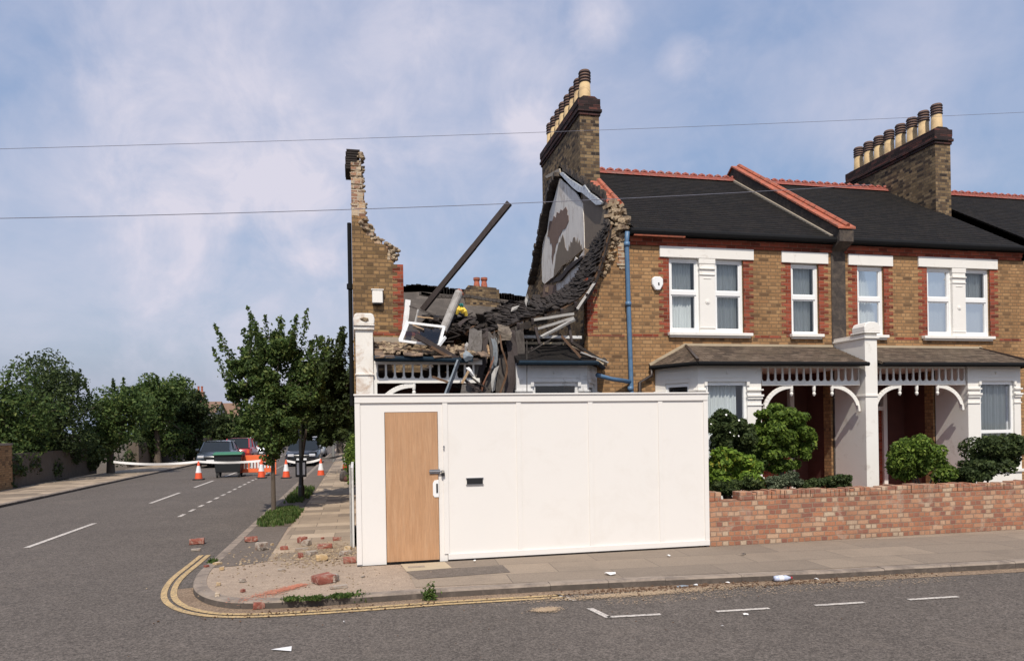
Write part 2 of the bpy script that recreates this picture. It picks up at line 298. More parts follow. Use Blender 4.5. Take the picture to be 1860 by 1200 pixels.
def mat_glass(name, tint=(.9, .92, .95), refl=1.0):
    m, t, b = newmat(name); g = G(t)
    tr = g.n('ShaderNodeBsdfTransparent'); tr.inputs[0].default_value = (*tint, 1)
    gl = g.n('ShaderNodeBsdfGlossy'); gl.inputs['Roughness'].default_value = .03
    lw = g.n('ShaderNodeLayerWeight'); lw.inputs[0].default_value = .35
    f = g.math('MULTIPLY_ADD', lw.outputs['Fresnel'], refl * .8, .06, clamp=True)
    mxx = g.n('ShaderNodeMixShader'); g.l(f, mxx.inputs[0]); g.l(tr.outputs[0], mxx.inputs[1]); g.l(gl.outputs[0], mxx.inputs[2])
    out = [n for n in t.nodes if n.type == 'OUTPUT_MATERIAL'][0]; g.l(mxx.outputs[0], out.inputs[0]); return m
M['glass'] = mat_glass('window_glass', (.84, .87, .9))
M['carglass'] = mat_plain('car_glass', (.02, .024, .028), .12, .1, 2, spec=.35)
M['curtain'] = mat_plain('net_curtain', (.72, .74, .71), .9, .12, 5, stretch=(6, 1, .3))
M['mesh'] = mat_glass('dusty_pane', (.6, .57, .52), .05)
M['cable'] = mat_plain('cable', (.16, .16, .2), .8, .1)
def mat_car(name, col):
    m = mat_plain(name, col, .25, .05, 2, spec=.6); b = [n for n in m.node_tree.nodes if n.type == 'BSDF_PRINCIPLED'][0]; b.inputs['Coat Weight'].default_value = .6; b.inputs['Coat Roughness'].default_value = .08; return m
M['car_blue'] = mat_car('dark_blue_car_paint', (.035, .045, .06)); M['car_red'] = mat_car('red_car_paint', (.38, .02, .025))
M['car_white'] = mat_car('white_car_paint', (.7, .7, .7)); M['car_black'] = mat_car('black_car_paint', (.012, .013, .016)); M['car_silver'] = mat_car('silver_car_paint', (.4, .41, .42))
M['headlamp'] = mat_plain('headlamp_glass', (.75, .76, .78), .1, .05, 4, spec=.8, metal=.3)

# ------------------------------------------------------------ mesh helpers
class MB:
    def __init__(s, xf=None): s.v = []; s.f = []; s.xf = xf
    def add(s, vs, fs):
        k = len(s.v)
        if s.xf: vs = [s.xf(Vector(q)) for q in vs]
        s.v += [tuple(q) for q in vs]; s.f += [tuple(i + k for i in f) for f in fs]; return s
    def box(s, x0, x1, y0, y1, z0, z1):
        return s.add([(x0, y0, z0), (x1, y0, z0), (x1, y1, z0), (x0, y1, z0), (x0, y0, z1), (x1, y0, z1), (x1, y1, z1), (x0, y1, z1)],
                     [(0, 3, 2, 1), (4, 5, 6, 7), (0, 1, 5, 4), (1, 2, 6, 5), (2, 3, 7, 6), (3, 0, 4, 7)])
    def obox(s, c, size, rot):
        hx, hy, hz = [q / 2 for q in size]; m = rot.to_3x3() if hasattr(rot, 'to_3x3') else rot
        vs = [Vector(c) + m @ Vector((a * hx, b * hy, d * hz)) for a, b, d in ((-1, -1, -1), (1, -1, -1), (1, 1, -1), (-1, 1, -1), (-1, -1, 1), (1, -1, 1), (1, 1, 1), (-1, 1, 1))]
        return s.add(vs, [(0, 3, 2, 1), (4, 5, 6, 7), (0, 1, 5, 4), (1, 2, 6, 5), (2, 3, 7, 6), (3, 0, 4, 7)])
    def prism(s, poly, ax, a0, a1):
        """poly in the two other axes, extruded along axis ax ('x','y','z')"""
        def P(p, q):
            return {'x': (q, p[0], p[1]), 'y': (p[0], q, p[1]), 'z': (p[0], p[1], q)}[ax]
        n = len(poly)
        return s.add([P(p, a0) for p in poly] + [P(p, a1) for p in poly], [tuple(range(n))[::-1], tuple(range(n, 2 * n))] + [(i, (i + 1) % n, (i + 1) % n + n, i + n) for i in range(n)])
    def bar(s, a, b, wd, th=None, roll=0., tip=1.):
        """rectangular bar from a to b"""
        th = th or wd; a = Vector(a); b = Vector(b); d = (b - a).normalized()
        u = d.cross(Vector((0, 0, 1))) if abs(d.z) < .95 else d.cross(Vector((0, 1, 0))); u.normalize(); v = d.cross(u)
        u, v = u * math.cos(roll) + v * math.sin(roll), v * math.cos(roll) - u * math.sin(roll)
        vs = []
        for p, k in ((a, 1.), (b, tip)):
            for i, j in ((-1, -1), (1, -1), (1, 1), (-1, 1)): vs.append(p + u * wd / 2 * i * k + v * th / 2 * j * k)
        return s.add(vs, [(0, 3, 2, 1), (4, 5, 6, 7), (0, 1, 5, 4), (1, 2, 6, 5), (2, 3, 7, 6), (3, 0, 4, 7)])
    def tube(s, pts, r, seg=10, cap=True):
        pts = [Vector(p) for p in pts]; rs = r if isinstance(r, (list, tuple)) else [r] * len(pts); rings = []; prev = None
        for i, p in enumerate(pts):
            d = (pts[min(i + 1, len(pts) - 1)] - pts[max(i - 1, 0)]).normalized()
            if prev is None: u = d.orthogonal().normalized()
            else:
                u = prev - d * prev.dot(d); u.normalize()
            prev = u; v = d.cross(u); rings.append([p + (u * math.cos(2 * math.pi * k / seg) + v * math.sin(2 * math.pi * k / seg)) * rs[i] for k in range(seg)])
        vs = [q for ring in rings for q in ring]; fs = []
        for i in range(len(rings) - 1):
            for k in range(seg): fs.append((i * seg + k, i * seg + (k + 1) % seg, (i + 1) * seg + (k + 1) % seg, (i + 1) * seg + k))
        if cap: fs.append(tuple(range(seg))[::-1]); fs.append(tuple((len(rings) - 1) * seg + k for k in range(seg)))
        return s.add(vs, fs)
    def lathe(s, prof, c, seg=20):
        vs = [(c[0] + r * math.cos(2 * math.pi * k / seg), c[1] + r * math.sin(2 * math.pi * k / seg), c[2] + z) for r, z in prof for k in range(seg)]
        fs = [(i * seg + k, i * seg + (k + 1) % seg, (i + 1) * seg + (k + 1) % seg, (i + 1) * seg + k) for i in range(len(prof) - 1) for k in range(seg)]
        fs.append(tuple(range(seg))[::-1]); fs.append(tuple((len(prof) - 1) * seg + k for k in range(seg)))
        return s.add(vs, fs)
    def build(s, name, mat, parent=None, bevel=0., smooth=False, **tags):
        me = bpy.data.meshes.new(name); me.from_pydata(s.v, [], s.f)
        bm = bmesh.new(); bm.from_mesh(me); bmesh.ops.recalc_face_normals(bm, faces=bm.faces)
        if bevel:
            try: bmesh.ops.bevel(bm, geom=[e for e in bm.edges if len(e.link_faces) == 2 and e.calc_face_angle(0) > .6], offset=bevel, segments=1, affect='EDGES')
            except Exception: pass
        bm.to_mesh(me); bm.free()
        if smooth:
            for p in me.polygons: p.use_smooth = True
        me.materials.append(M[mat] if isinstance(mat, str) else mat)
        return link(name, me, parent, **tags)
def link(name, me, parent=None, **tags):
    o = bpy.data.objects.new(name, me); COL.objects.link(o)
    if parent is not None:
        o.parent = parent
        mw = parent['_base'] if '_base' in parent else (0, 0, 0)
        o.matrix_parent_inverse = Matrix.Translation(-Vector(mw)); o['_base'] = (0, 0, 0)
    for k, v in tags.items():
        if v: o[k] = v
    return o
def thing(name, label, cat, base=(0, 0, 0), group=None):
    """an Empty at the thing's base; parts are modelled in the place's own coordinates"""
    o = bpy.data.objects.new(name, None); COL.objects.link(o); o.location = base; o.empty_display_size = .2
    o['label'] = label; o['category'] = cat; o['_base'] = tuple(base)
    if group: o['group'] = group
    return o
def tag(o, label, cat, group=None):
    o['label'] = label; o['category'] = cat
    if group: o['group'] = group
    return o
def structure(o): o['kind'] = 'structure'; return o

def sheet(name, poly, z, mat, parent=None):
    me = bpy.data.meshes.new(name); me.from_pydata([(p[0], p[1], z) for p in poly], [], [tuple(range(len(poly)))])
    bm = bmesh.new(); bm.from_mesh(me); bmesh.ops.triangulate(bm, faces=bm.faces); bmesh.ops.recalc_face_normals(bm, faces=bm.faces)
    if bm.faces and sum(f.normal.z for f in bm.faces) < 0: bmesh.ops.reverse_faces(bm, faces=bm.faces)
    bm.to_mesh(me); bm.free(); me.materials.append(M[mat]); return link(name, me, parent)
def offset(poly, d):
    out = []
    for i, p in enumerate(poly):
        a = Vector(poly[max(i - 1, 0)]); b = Vector(poly[min(i + 1, len(poly) - 1)]); t = (b - a).normalized(); n = Vector((t.y, -t.x))
        out.append((p[0] + n.x * d, p[1] + n.y * d))
    return out
def ribbon(name, pts, d0, d1, z, mat, **kw):
    a = offset(pts, d0); b = offset(pts, d1); n = len(pts); me = bpy.data.meshes.new(name)
    me.from_pydata([(*p, z) for p in a] + [(*p, z) for p in b], [], [(i, i + 1, i + 1 + n, i + n) for i in range(n - 1)])
    bm = bmesh.new(); bm.from_mesh(me); bmesh.ops.recalc_face_normals(bm, faces=bm.faces)
    if sum(f.normal.z for f in bm.faces) < 0: bmesh.ops.reverse_faces(bm, faces=bm.faces)
    bm.to_mesh(me); bm.free()
    me.materials.append(M[mat]); return link(name, me, None)
def smoothcurve(pts, n=6):
    out = []
    for i in range(len(pts) - 1):
        p0 = Vector(pts[max(i - 1, 0)]); p1 = Vector(pts[i]); p2 = Vector(pts[i + 1]); p3 = Vector(pts[min(i + 2, len(pts) - 1)])
        for k in range(n):
            t = k / n; q = .5 * ((2 * p1) + (p2 - p0) * t + (2 * p0 - 5 * p1 + 4 * p2 - p3) * t * t + (3 * p1 - p0 - 3 * p2 + p3) * t ** 3); out.append(tuple(q))
    out.append(tuple(pts[-1])); return out

# ============================================================ GROUND
ZR = -.08
structure(sheet('ground', [(-900, -300), (900, -300), (900, 1500), (-900, 1500)], -.2, 'soil'))
structure(sheet('main_road', [(-80, -14), (80, -14), (80, 8.6), (-80, 8.6)], ZR, 'road'))
structure(sheet('side_road', [(-9.3, 8.6), (-1.7, 8.6), (-1.7, 130), (-9.3, 130)], ZR, 'road'))
KC = [(-2.05, 130), (-2.05, 40), (-2.05, 20), (-2.05, 12)] + smoothcurve([(-2.05, 11), (-2.05, 9.9), (-1.93, 9.05), (-1.72, 8.5), (-1.42, 8.14), (-1.04, 7.98), (-.3, 7.93), (.92, 7.95)], 6) + [(2.2, 7.9), (3.6, 7.8), (5.5, 7.62), (12, 7.25), (40, 5.9), (80, 4.5)]
inner = offset(KC, -.15) if False else None
def inside(poly, d): return offset(poly, d)
# which side is the pavement? test: the pavement lies towards +x,+y
sgn = -1 if offset(KC, 1)[3][0] < KC[3][0] else 1
KI = offset(KC, sgn * .15)
pave_poly = KI[:] + [(80, 9.66), (0.0, 9.66), (0.0, 130)]
structure(sheet('corner_footway', pave_poly, 0.0, 'corner'))
# kerb stones
def kerb_line(name, pts, depth_sgn, step=.9, z1=.006):
    segs = []
    L_ = 0; cur = [pts[0]]
    mb = MB()
    pi = offset(pts, depth_sgn * .15)
    # walk the line and cut it into stones
    acc = 0; start = 0
    dense = []; 
    for i in range(len(pts) - 1):
        a, b = Vector(pts[i]), Vector(pts[i + 1]); ia, ib = Vector(pi[i]), Vector(pi[i + 1]); l = (b - a).length
        k = max(1, int(round(l / step)))
        for j in range(k):
            t0, t1 = j / k, (j + 1) / k
            g_ = .002 / max(l / k, .02) if l / k > .3 else 0
            p, q = a.lerp(b, t0 + g_ / k), a.lerp(b, t1 - g_ / k); r_, s_ = ia.lerp(ib, t0 + g_ / k), ia.lerp(ib, t1 - g_ / k)
            if p.y > 70 or p.x > 45: continue
            dz = rnd.uniform(-.004, .004) if l / k > .3 else 0
            ch = .02 if l / k > .05 else .0
            po, qo = p.lerp(r_, .13), q.lerp(s_, .13)
            mb.add([(*p, ZR - .03), (*q, ZR - .03), (*q, z1 + dz - .02), (*p, z1 + dz - .02), (*po, z1 + dz), (*qo, z1 + dz), (*s_, z1 + dz), (*r_, z1 + dz), (*s_, ZR), (*r_, ZR)],
                   [(0, 1, 2, 3), (3, 2, 5, 4), (4, 5, 6, 7), (7, 6, 8, 9), (0, 3, 4, 7, 9), (1, 8, 6, 5, 2)])
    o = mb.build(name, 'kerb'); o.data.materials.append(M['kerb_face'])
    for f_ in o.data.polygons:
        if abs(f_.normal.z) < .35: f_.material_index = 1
    return structure(o)
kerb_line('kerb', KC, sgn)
# far side of the side road
LK = [(-9.25, 130), (-9.25, 20), (-9.4, 12), (-10.5, 10.2), (-12, 9.7), (-80, 9.7)]
sg2 = 1 if offset(LK, 1)[1][0] < LK[1][0] else -1
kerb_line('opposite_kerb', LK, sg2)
structure(sheet('opposite_footway', offset(LK, sg2 * .15) + [(-80, 12.2), (-11.6, 12.2), (-11.6, 130)], 0, 'slabs'))
structure(sheet('front_garden_soil', [(0, 9.66), (80, 9.66), (80, 34), (0, 34)], -.03, 'soil'))
# surfaces of the footway
structure(sheet('paving_slabs', [(-1.27, 10.45), (-.0, 10.3), (-.0, 70), (-1.2, 70), (-1.2, 14)], .004, 'slabs'))
structure(sheet('verge_tarmac', [(-1.9, 10.15), (-1.62, 10.2), (-1.24, 10.4), (-1.28, 14.4), (-1.21, 15), (-1.21, 60), (-1.9, 60)], .005, 'tarmac'))
fp = [(.62, 9.66), (.66, 8.2), (2.2, 8.06), (3.6, 7.97), (5.5, 7.8), (12, 7.42), (40, 6.08), (40, 9.66)]
structure(sheet('front_paving', fp, .004, 'slabs_grey'))
structure(sheet('pale_slab', [(.58, 9.64), (1.18, 9.64), (1.22, 9.18), (.62, 9.12)], .008, 'slab_beige'))
structure(sheet('grey_slab', [(.62, 9.115), (1.22, 9.175), (1.9, 9.18), (1.9, 8.7), (.72, 8.62)], .008, 'tarmac'))
structure(MB().box(.66, .88, 9.33, 9.42, .006, .014).build('drain_plate', 'kerb'))
gut = ribbon('gutter_dirt', KC[14:-2], -sgn * .002, -sgn * .2, ZR + .004, 'dirt'); structure(gut)
# markings
MARKZ = ZR + .008
def ksub(x0, x1):
    return [p for p in KC if x0 <= p[0] <= x1]
mainpart = [p for p in KC if p[1] < 11.6 and p[0] < 2.3] + [(2.31, 7.895)]
mainpart = [(-2.05, 11.7)] + mainpart
for d0, d1 in ((.18, .25), (.285, .355)):
    o = ribbon('yellow_line', mainpart, -sgn * d0, -sgn * d1, MARKZ, 'line_yellow'); structure(o)
def roadline(pts, wd, name='white_line', mat='line_white'):
    pts = [tuple(p)[:2] for p in pts]; return structure(ribbon(name, pts, -wd / 2, wd / 2, MARKZ, mat))
roadline([PZp(1012, 1080, ZR), PZp(1045, 1091, ZR)], .06)
roadline([PZp(1071, 1105, ZR), PZp(1106, 1122, ZR)], .07)
roadline([PZp(1103, 1121, ZR), PZp(1200, 1116, ZR)], .06)
for x0, x1 in ((1301, 1397), (1480, 1570), (1650, 1740)):
    roadline([PZp(x0, 1111 - (x0 - 1301) * .062, ZR), PZp(x1, 1111 - (x1 - 1301) * .062, ZR)], .06)
for k in range(26):
    y = 17.2 + k * 1.05; roadline([(-3.95 , y), (-3.95, y + .52)], .09)
for k in range(9):
    y = 9.5 + k * 5.4 + 11.3
    roadline([(-5.5, y), (-5.5, y + 3.3)], .1)
roadline([(-5.5, 13.4), (-5.5, 16.6)], .1)
# patches of dust and sand
def blob(name, cx, cy, rx, ry, rot, z, mat, seed, n=26):
    q = random.Random(seed); pts = []
    for k in range(n):
        a = 2 * math.pi * k / n; rr = 1 + q.uniform(-.22, .22); x, y = rx * rr * math.cos(a), ry * rr * math.sin(a)
        pts.append((cx + x * math.cos(rot) - y * math.sin(rot), cy + x * math.sin(rot) + y * math.cos(rot)))
    return sheet(name, pts, z, mat)
def stuff(o, label, cat):
    o['kind'] = 'stuff'; o['label'] = label; o['category'] = cat; return o
def flakes(name, pts, z, mat, lo_=.004, hi=.012, seed=0):
    q = random.Random(seed); mb = MB()
    for x, y in pts:
        r_ = q.uniform(lo_, hi); a0 = q.uniform(0, 6); n = 5; mb.add([(x + r_ * math.cos(a0 + 6.283 * k / n) * q.uniform(.6, 1.2), y + r_ * math.sin(a0 + 6.283 * k / n) * q.uniform(.6, 1.2), z + q.uniform(0, .002)) for k in range(n)], [tuple(range(n))])
    return mb.build(name, mat)
p0, p1 = PZp(550, 1062), PZp(455, 1087); q = random.Random(9); pts = []
for k in range(1500):
    t = min(1.2, abs(q.gauss(0, .5))); wd = .035 + .06 * t; pts.append((p0.x + (p1.x - p0.x) * t + q.gauss(0, wd), p0.y + (p1.y - p0.y) * t + q.gauss(0, wd * .8)))
stuff(flakes('brick_dust', pts, .010, 'dust_orange', seed=2), 'orange brick dust smeared across the corner footway', 'dust')
c = PZp(1150, 1080, ZR); stuff(flakes('spilt_sand', [(q.gauss(c.x, .55), q.gauss(c.y, .05)) for k in range(3500)] + [(q.uniform(2.6, 7), 7.55 - q.random() ** 2 * .5) for k in range(2500)], ZR + .012, 'sand', .004, .011, seed=4), 'sandy dirt spread along the gutter beside the kerb', 'sand')
c = PZp(993, 1108, ZR); stuff(flakes('sand_patch', [(q.gauss(c.x, .07), q.gauss(c.y, .045)) for k in range(900)], ZR + .012, 'sand', seed=3), 'small sandy patch on the asphalt below the yellow line', 'sand')
c = PZp(585, 995); stuff(flakes('mortar_dust', [(min(-.02, q.gauss(c.x, .3)), q.gauss(c.y, .4)) for k in range(2600)], .010, 'sand', .004, .013, seed=5), 'pale mortar dust spread under the fallen bricks', 'dust')

# ============================================================ HOARDING
YF = 9.7
H = thing('hoarding', 'white painted plywood hoarding with a bare wood door in front of the ruin', 'hoarding', (2.6, YF, 0))
HT = 2.30
mb = MB().box(0, .395, YF + .012, YF + .03, .0, HT - .04); mb.box(1.125, 1.235, YF + .012, YF + .03, 0, HT - .04); mb.box(.395, 1.125, YF + .012, YF + .03, 2.075, HT - .04)
mb.build('door_surround', 'hoard', H)
xs = [1.245, 2.275, 3.345, 4.435, 5.17]
for i in range(4):
    x0, x1 = xs[i], xs[i + 1]
    MB().box(x0 + .004, x1 - .004, YF + .012, YF + .03, .1, HT - .09).build('panel', 'hoard', H)
mb = MB(); mb.box(0, 5.2, YF - .012, YF + .012, HT - .1, HT); mb.box(1.24, 5.2, YF - .01, YF + .010, .02, .1)
mb.box(-.012, 5.212, YF - .03, YF + .045, HT, HT + .022)
mb.build('rail', 'hoard', H, bevel=.003)
mb = MB()
for x in (2.275, 3.345, 4.435): MB().box(x - .035, x + .035, YF - .001, YF + .0115, .1, HT - .1).build('batten', 'hoard', H, bevel=.002)
for xa, xb, zb in ((0, .07, .015), (5.13, 5.2, .101), (1.19, 1.26, .101)): MB().box(xa, xb, YF - .004, YF + .0115, zb, HT - .1).build('batten', 'hoard', H, bevel=.002)
MB().box(.0, .03, YF + .031, YF + 3.0, .0, 2.05).build('side_panel', 'hoard', H); MB().box(5.17, 5.2, YF + .031, YF + 1.1, 0, HT - .02).build('side_panel', 'hoard', H)
mb = MB()
for x in (.1, 1.2, 2.3, 3.4, 4.4, 5.1): mb.bar((x, YF + .08, HT - .2), (x, YF + 1.2, 0), .07); mb.box(x - .035, x + .035, YF + .03, YF + .1, 0, HT - .05)
mb.build('brace', 'timber_tan', H)
D = MB().box(.402, 1.118, YF - .004, YF + .02, .03, 2.068).build('door', 'ply', H, bevel=.002, label='bare brown plywood door')
pz = lambda px, py, y=YF: PYp(px, py, y)
a = pz(780, 856); b = pz(799, 856)
mb = MB().box(a.x, b.x, YF - .02, YF - .004, a.z - .03, a.z + .03); mb.tube([(a.x - .005, YF - .028, a.z), (b.x + .02, YF - .028, a.z)], .011); mb.build('hasp', 'steel', D)
a = pz(786, 872); b = pz(797, 902)
mb = MB(); mb.prism([(a.x + .02, a.z), (b.x, a.z + .01), (b.x, b.z), (a.x + .02, b.z), (a.x, b.z + .03), (a.x, a.z - .04)], 'y', YF - .014, YF - .004); mb.build('lock_plate', 'upvc', D)
MB().box(b.x - .035, b.x - .012, YF - .02, YF - .014, b.z + .06, a.z - .045).build('lock_slot', 'blackmetal', D)
a = pz(804, 858); mb = MB(); mb.tube([(a.x - .012, YF - .025, a.z), (a.x - .012, YF - .025, a.z + .03), (a.x + .015, YF - .025, a.z + .03), (a.x + .015, YF - .025, a.z)], .006, 6); mb.box(a.x - .022, a.x + .025, YF - .04, YF - .014, a.z - .045, a.z); mb.build('padlock', 'blackmetal', H)
a = pz(806, 813); mb = MB(); mb.tube([(a.x, YF - .012, a.z + .02), (a.x, YF - .02, a.z + .02)], .012, 8); mb.tube([(a.x, YF - .012, a.z - .02), (a.x, YF - .02, a.z - .02)], .01, 8); mb.build('screw_head', 'steel', H)
a = pz(848, 869); b = pz(877, 878)
mb = MB().box(a.x, b.x, YF - .004, YF + .0115, b.z, a.z); S = mb.build('letter_slot', 'blackmetal', H)
mb = MB().box(a.x - .01, b.x + .01, YF - .008, YF + .0118, b.z - .012, b.z - .001); mb.box(a.x - .01, b.x + .01, YF - .008, YF + .0118, a.z + .001, a.z + .012); mb.build('slot_frame', 'steel', S)

# ============================================================ GARDEN WALL (right)
YG = 9.74
gw = thing('garden_wall', 'low weathered pink brick garden wall with uneven broken top', 'garden wall', (8, YG, 0))
mb = MB(); x = 5.215; q = random.Random(11)
mb.box(5.215, 16, YG, YG + .22, -.05, .675)
mb.build('brickwork', 'pink', gw)
mb = MB(); z = .676
hprof = lambda x: (.13 if x < 5.42 else .0 if x < 5.55 else .10 if x < 5.7 else .11 if x < 6.2 else .13 if x < 6.55 else .12 + .012 * math.sin(x * 2.3))
x = 5.215
while x < 16:
    wdt = q.choice((.075, .075, .075, .11, .22)); hh = hprof(x) + q.uniform(-.02, .02)
    if hh > .05: mb.box(x, x + wdt - .008, YG + q.uniform(-.008, .008), YG + .215, z, z + hh)
    x += wdt
mb.build('coping_bricks', 'pink', gw, bevel=.006)

# ============================================================ TERRACE
YH = 13.6
TRUNC = None
def mirror(c):
    return lambda v: Vector((2 * c - v[0], v[1], v[2]))
def shift(d):
    return lambda v: Vector((v[0] + d, v[1], v[2]))
def wall_with_holes(mb, x0, x1, z0, z1, y, th, holes):
    xs_ = sorted(set([x0, x1] + [h[i] for h in holes for i in (0, 1)])); zs_ = sorted(set([z0, z1] + [h[i] for h in holes for i in (2, 3)]))
    def hole(xa, xb, za, zb):
        cxx, czz = (xa + xb) / 2, (za + zb) / 2
        return any(h[0] < cxx < h[1] and h[2] < czz < h[3] for h in holes)
    for i in range(len(xs_) - 1):
        for j in range(len(zs_) - 1):
            if hole(xs_[i], xs_[i + 1], zs_[j], zs_[j + 1]): continue
            mb.add([(xs_[i], y, zs_[j]), (xs_[i + 1], y, zs_[j]), (xs_[i + 1], y, zs_[j + 1]), (xs_[i], y, zs_[j + 1])], [(0, 1, 2, 3)])
            mb.add([(xs_[i], y + th, zs_[j]), (xs_[i + 1], y + th, zs_[j]), (xs_[i + 1], y + th, zs_[j + 1]), (xs_[i], y + th, zs_[j + 1])], [(3, 2, 1, 0)])
    for a, b, c, d in holes:
        mb.add([(a, y, c), (b, y, c), (b, y, d), (a, y, d), (a, y + th, c), (b, y + th, c), (b, y + th, d), (a, y + th, d)], [(0, 4, 5, 1), (1, 5, 6, 2), (2, 6, 7, 3), (3, 7, 4, 0)])
def curtain_mesh(mb, x0, x1, z0, z1, y, amp=.018, per=.07, seed=0):
    q = random.Random(seed); n = max(8, int((x1 - x0) / .012)); vs = []; ph = q.uniform(0, 6)
    for i in range(n + 1):
        x = x0 + (x1 - x0) * i / n; yy = y + amp * math.sin(x / per * 6.28 + ph + 1.2 * math.sin(x * 9 + ph)) + amp * .5 * math.sin(x * 31 + ph)
        vs += [(x, yy, z0), (x, yy, z1)]
    mb.add(vs, [(2 * i, 2 * i + 2, 2 * i + 3, 2 * i + 1) for i in range(n)])
def sash(par, xf, x0, x1, z0, z1, zmid, seed, y=YH + .05, gap=.0):
    fr = .055
    mb = MB(xf); mb.box(x0, x0 + fr, y, y + .07, z0, z1); mb.box(x1 - fr, x1, y, y + .07, z0, z1)
    mb.box(x0 + fr, x1 - fr, y + .002, y + .068, z1 - fr, z1); mb.box(x0 + fr, x1 - fr, y + .002, y + .068, z0, z0 + fr + .01)
    mb.box(x0 + fr, x1 - fr, y - .006, y + .066, zmid - .042, zmid + .042)
    # inner sash beads
    for za, zb in ((z0 + fr + .01, zmid - .042), (zmid + .042, z1 - fr)):
        mb.box(x0 + fr, x0 + fr + .03, y + .012, y + .06, za, zb); mb.box(x1 - fr - .03, x1 - fr, y + .012, y + .06, za, zb)
        mb.box(x0 + fr + .03, x1 - fr - .03, y + .014, y + .058, zb - .028, zb); mb.box(x0 + fr + .03, x1 - fr - .03, y + .014, y + .058, za, za + .028)
    W = mb.build('window', 'upvc', par)
    mb = MB(xf)
    for za, zb in ((z0 + fr + .038, zmid - .07), (zmid + .07, z1 - fr - .028)):
        mb.add([(x0 + fr + .03, y + .035, za), (x1 - fr - .03, y + .035, za), (x1 - fr - .03, y + .035, zb), (x0 + fr + .03, y + .035, zb)], [(0, 1, 2, 3)])
    mb.build('pane', 'glass', W)
    mb = MB(xf); curtain_mesh(mb, x0 + .03, x1 - .06 - gap, z0, z1, y + .15, seed=seed); mb.build('curtain', 'curtain', W)
    return W
def quoin(mb, x, side, z0, z1, y=YH - .004, wa=.13, wb=.235):
    z = z0; k = 0
    while z < z1 - .02:
        wdt = wb if k % 2 else wa; zz = min(z + .0745, z1)
        mb.box(min(x, x + side * wdt), max(x, x + side * wdt), y, y + .02, z, zz); z += .075; k += 1

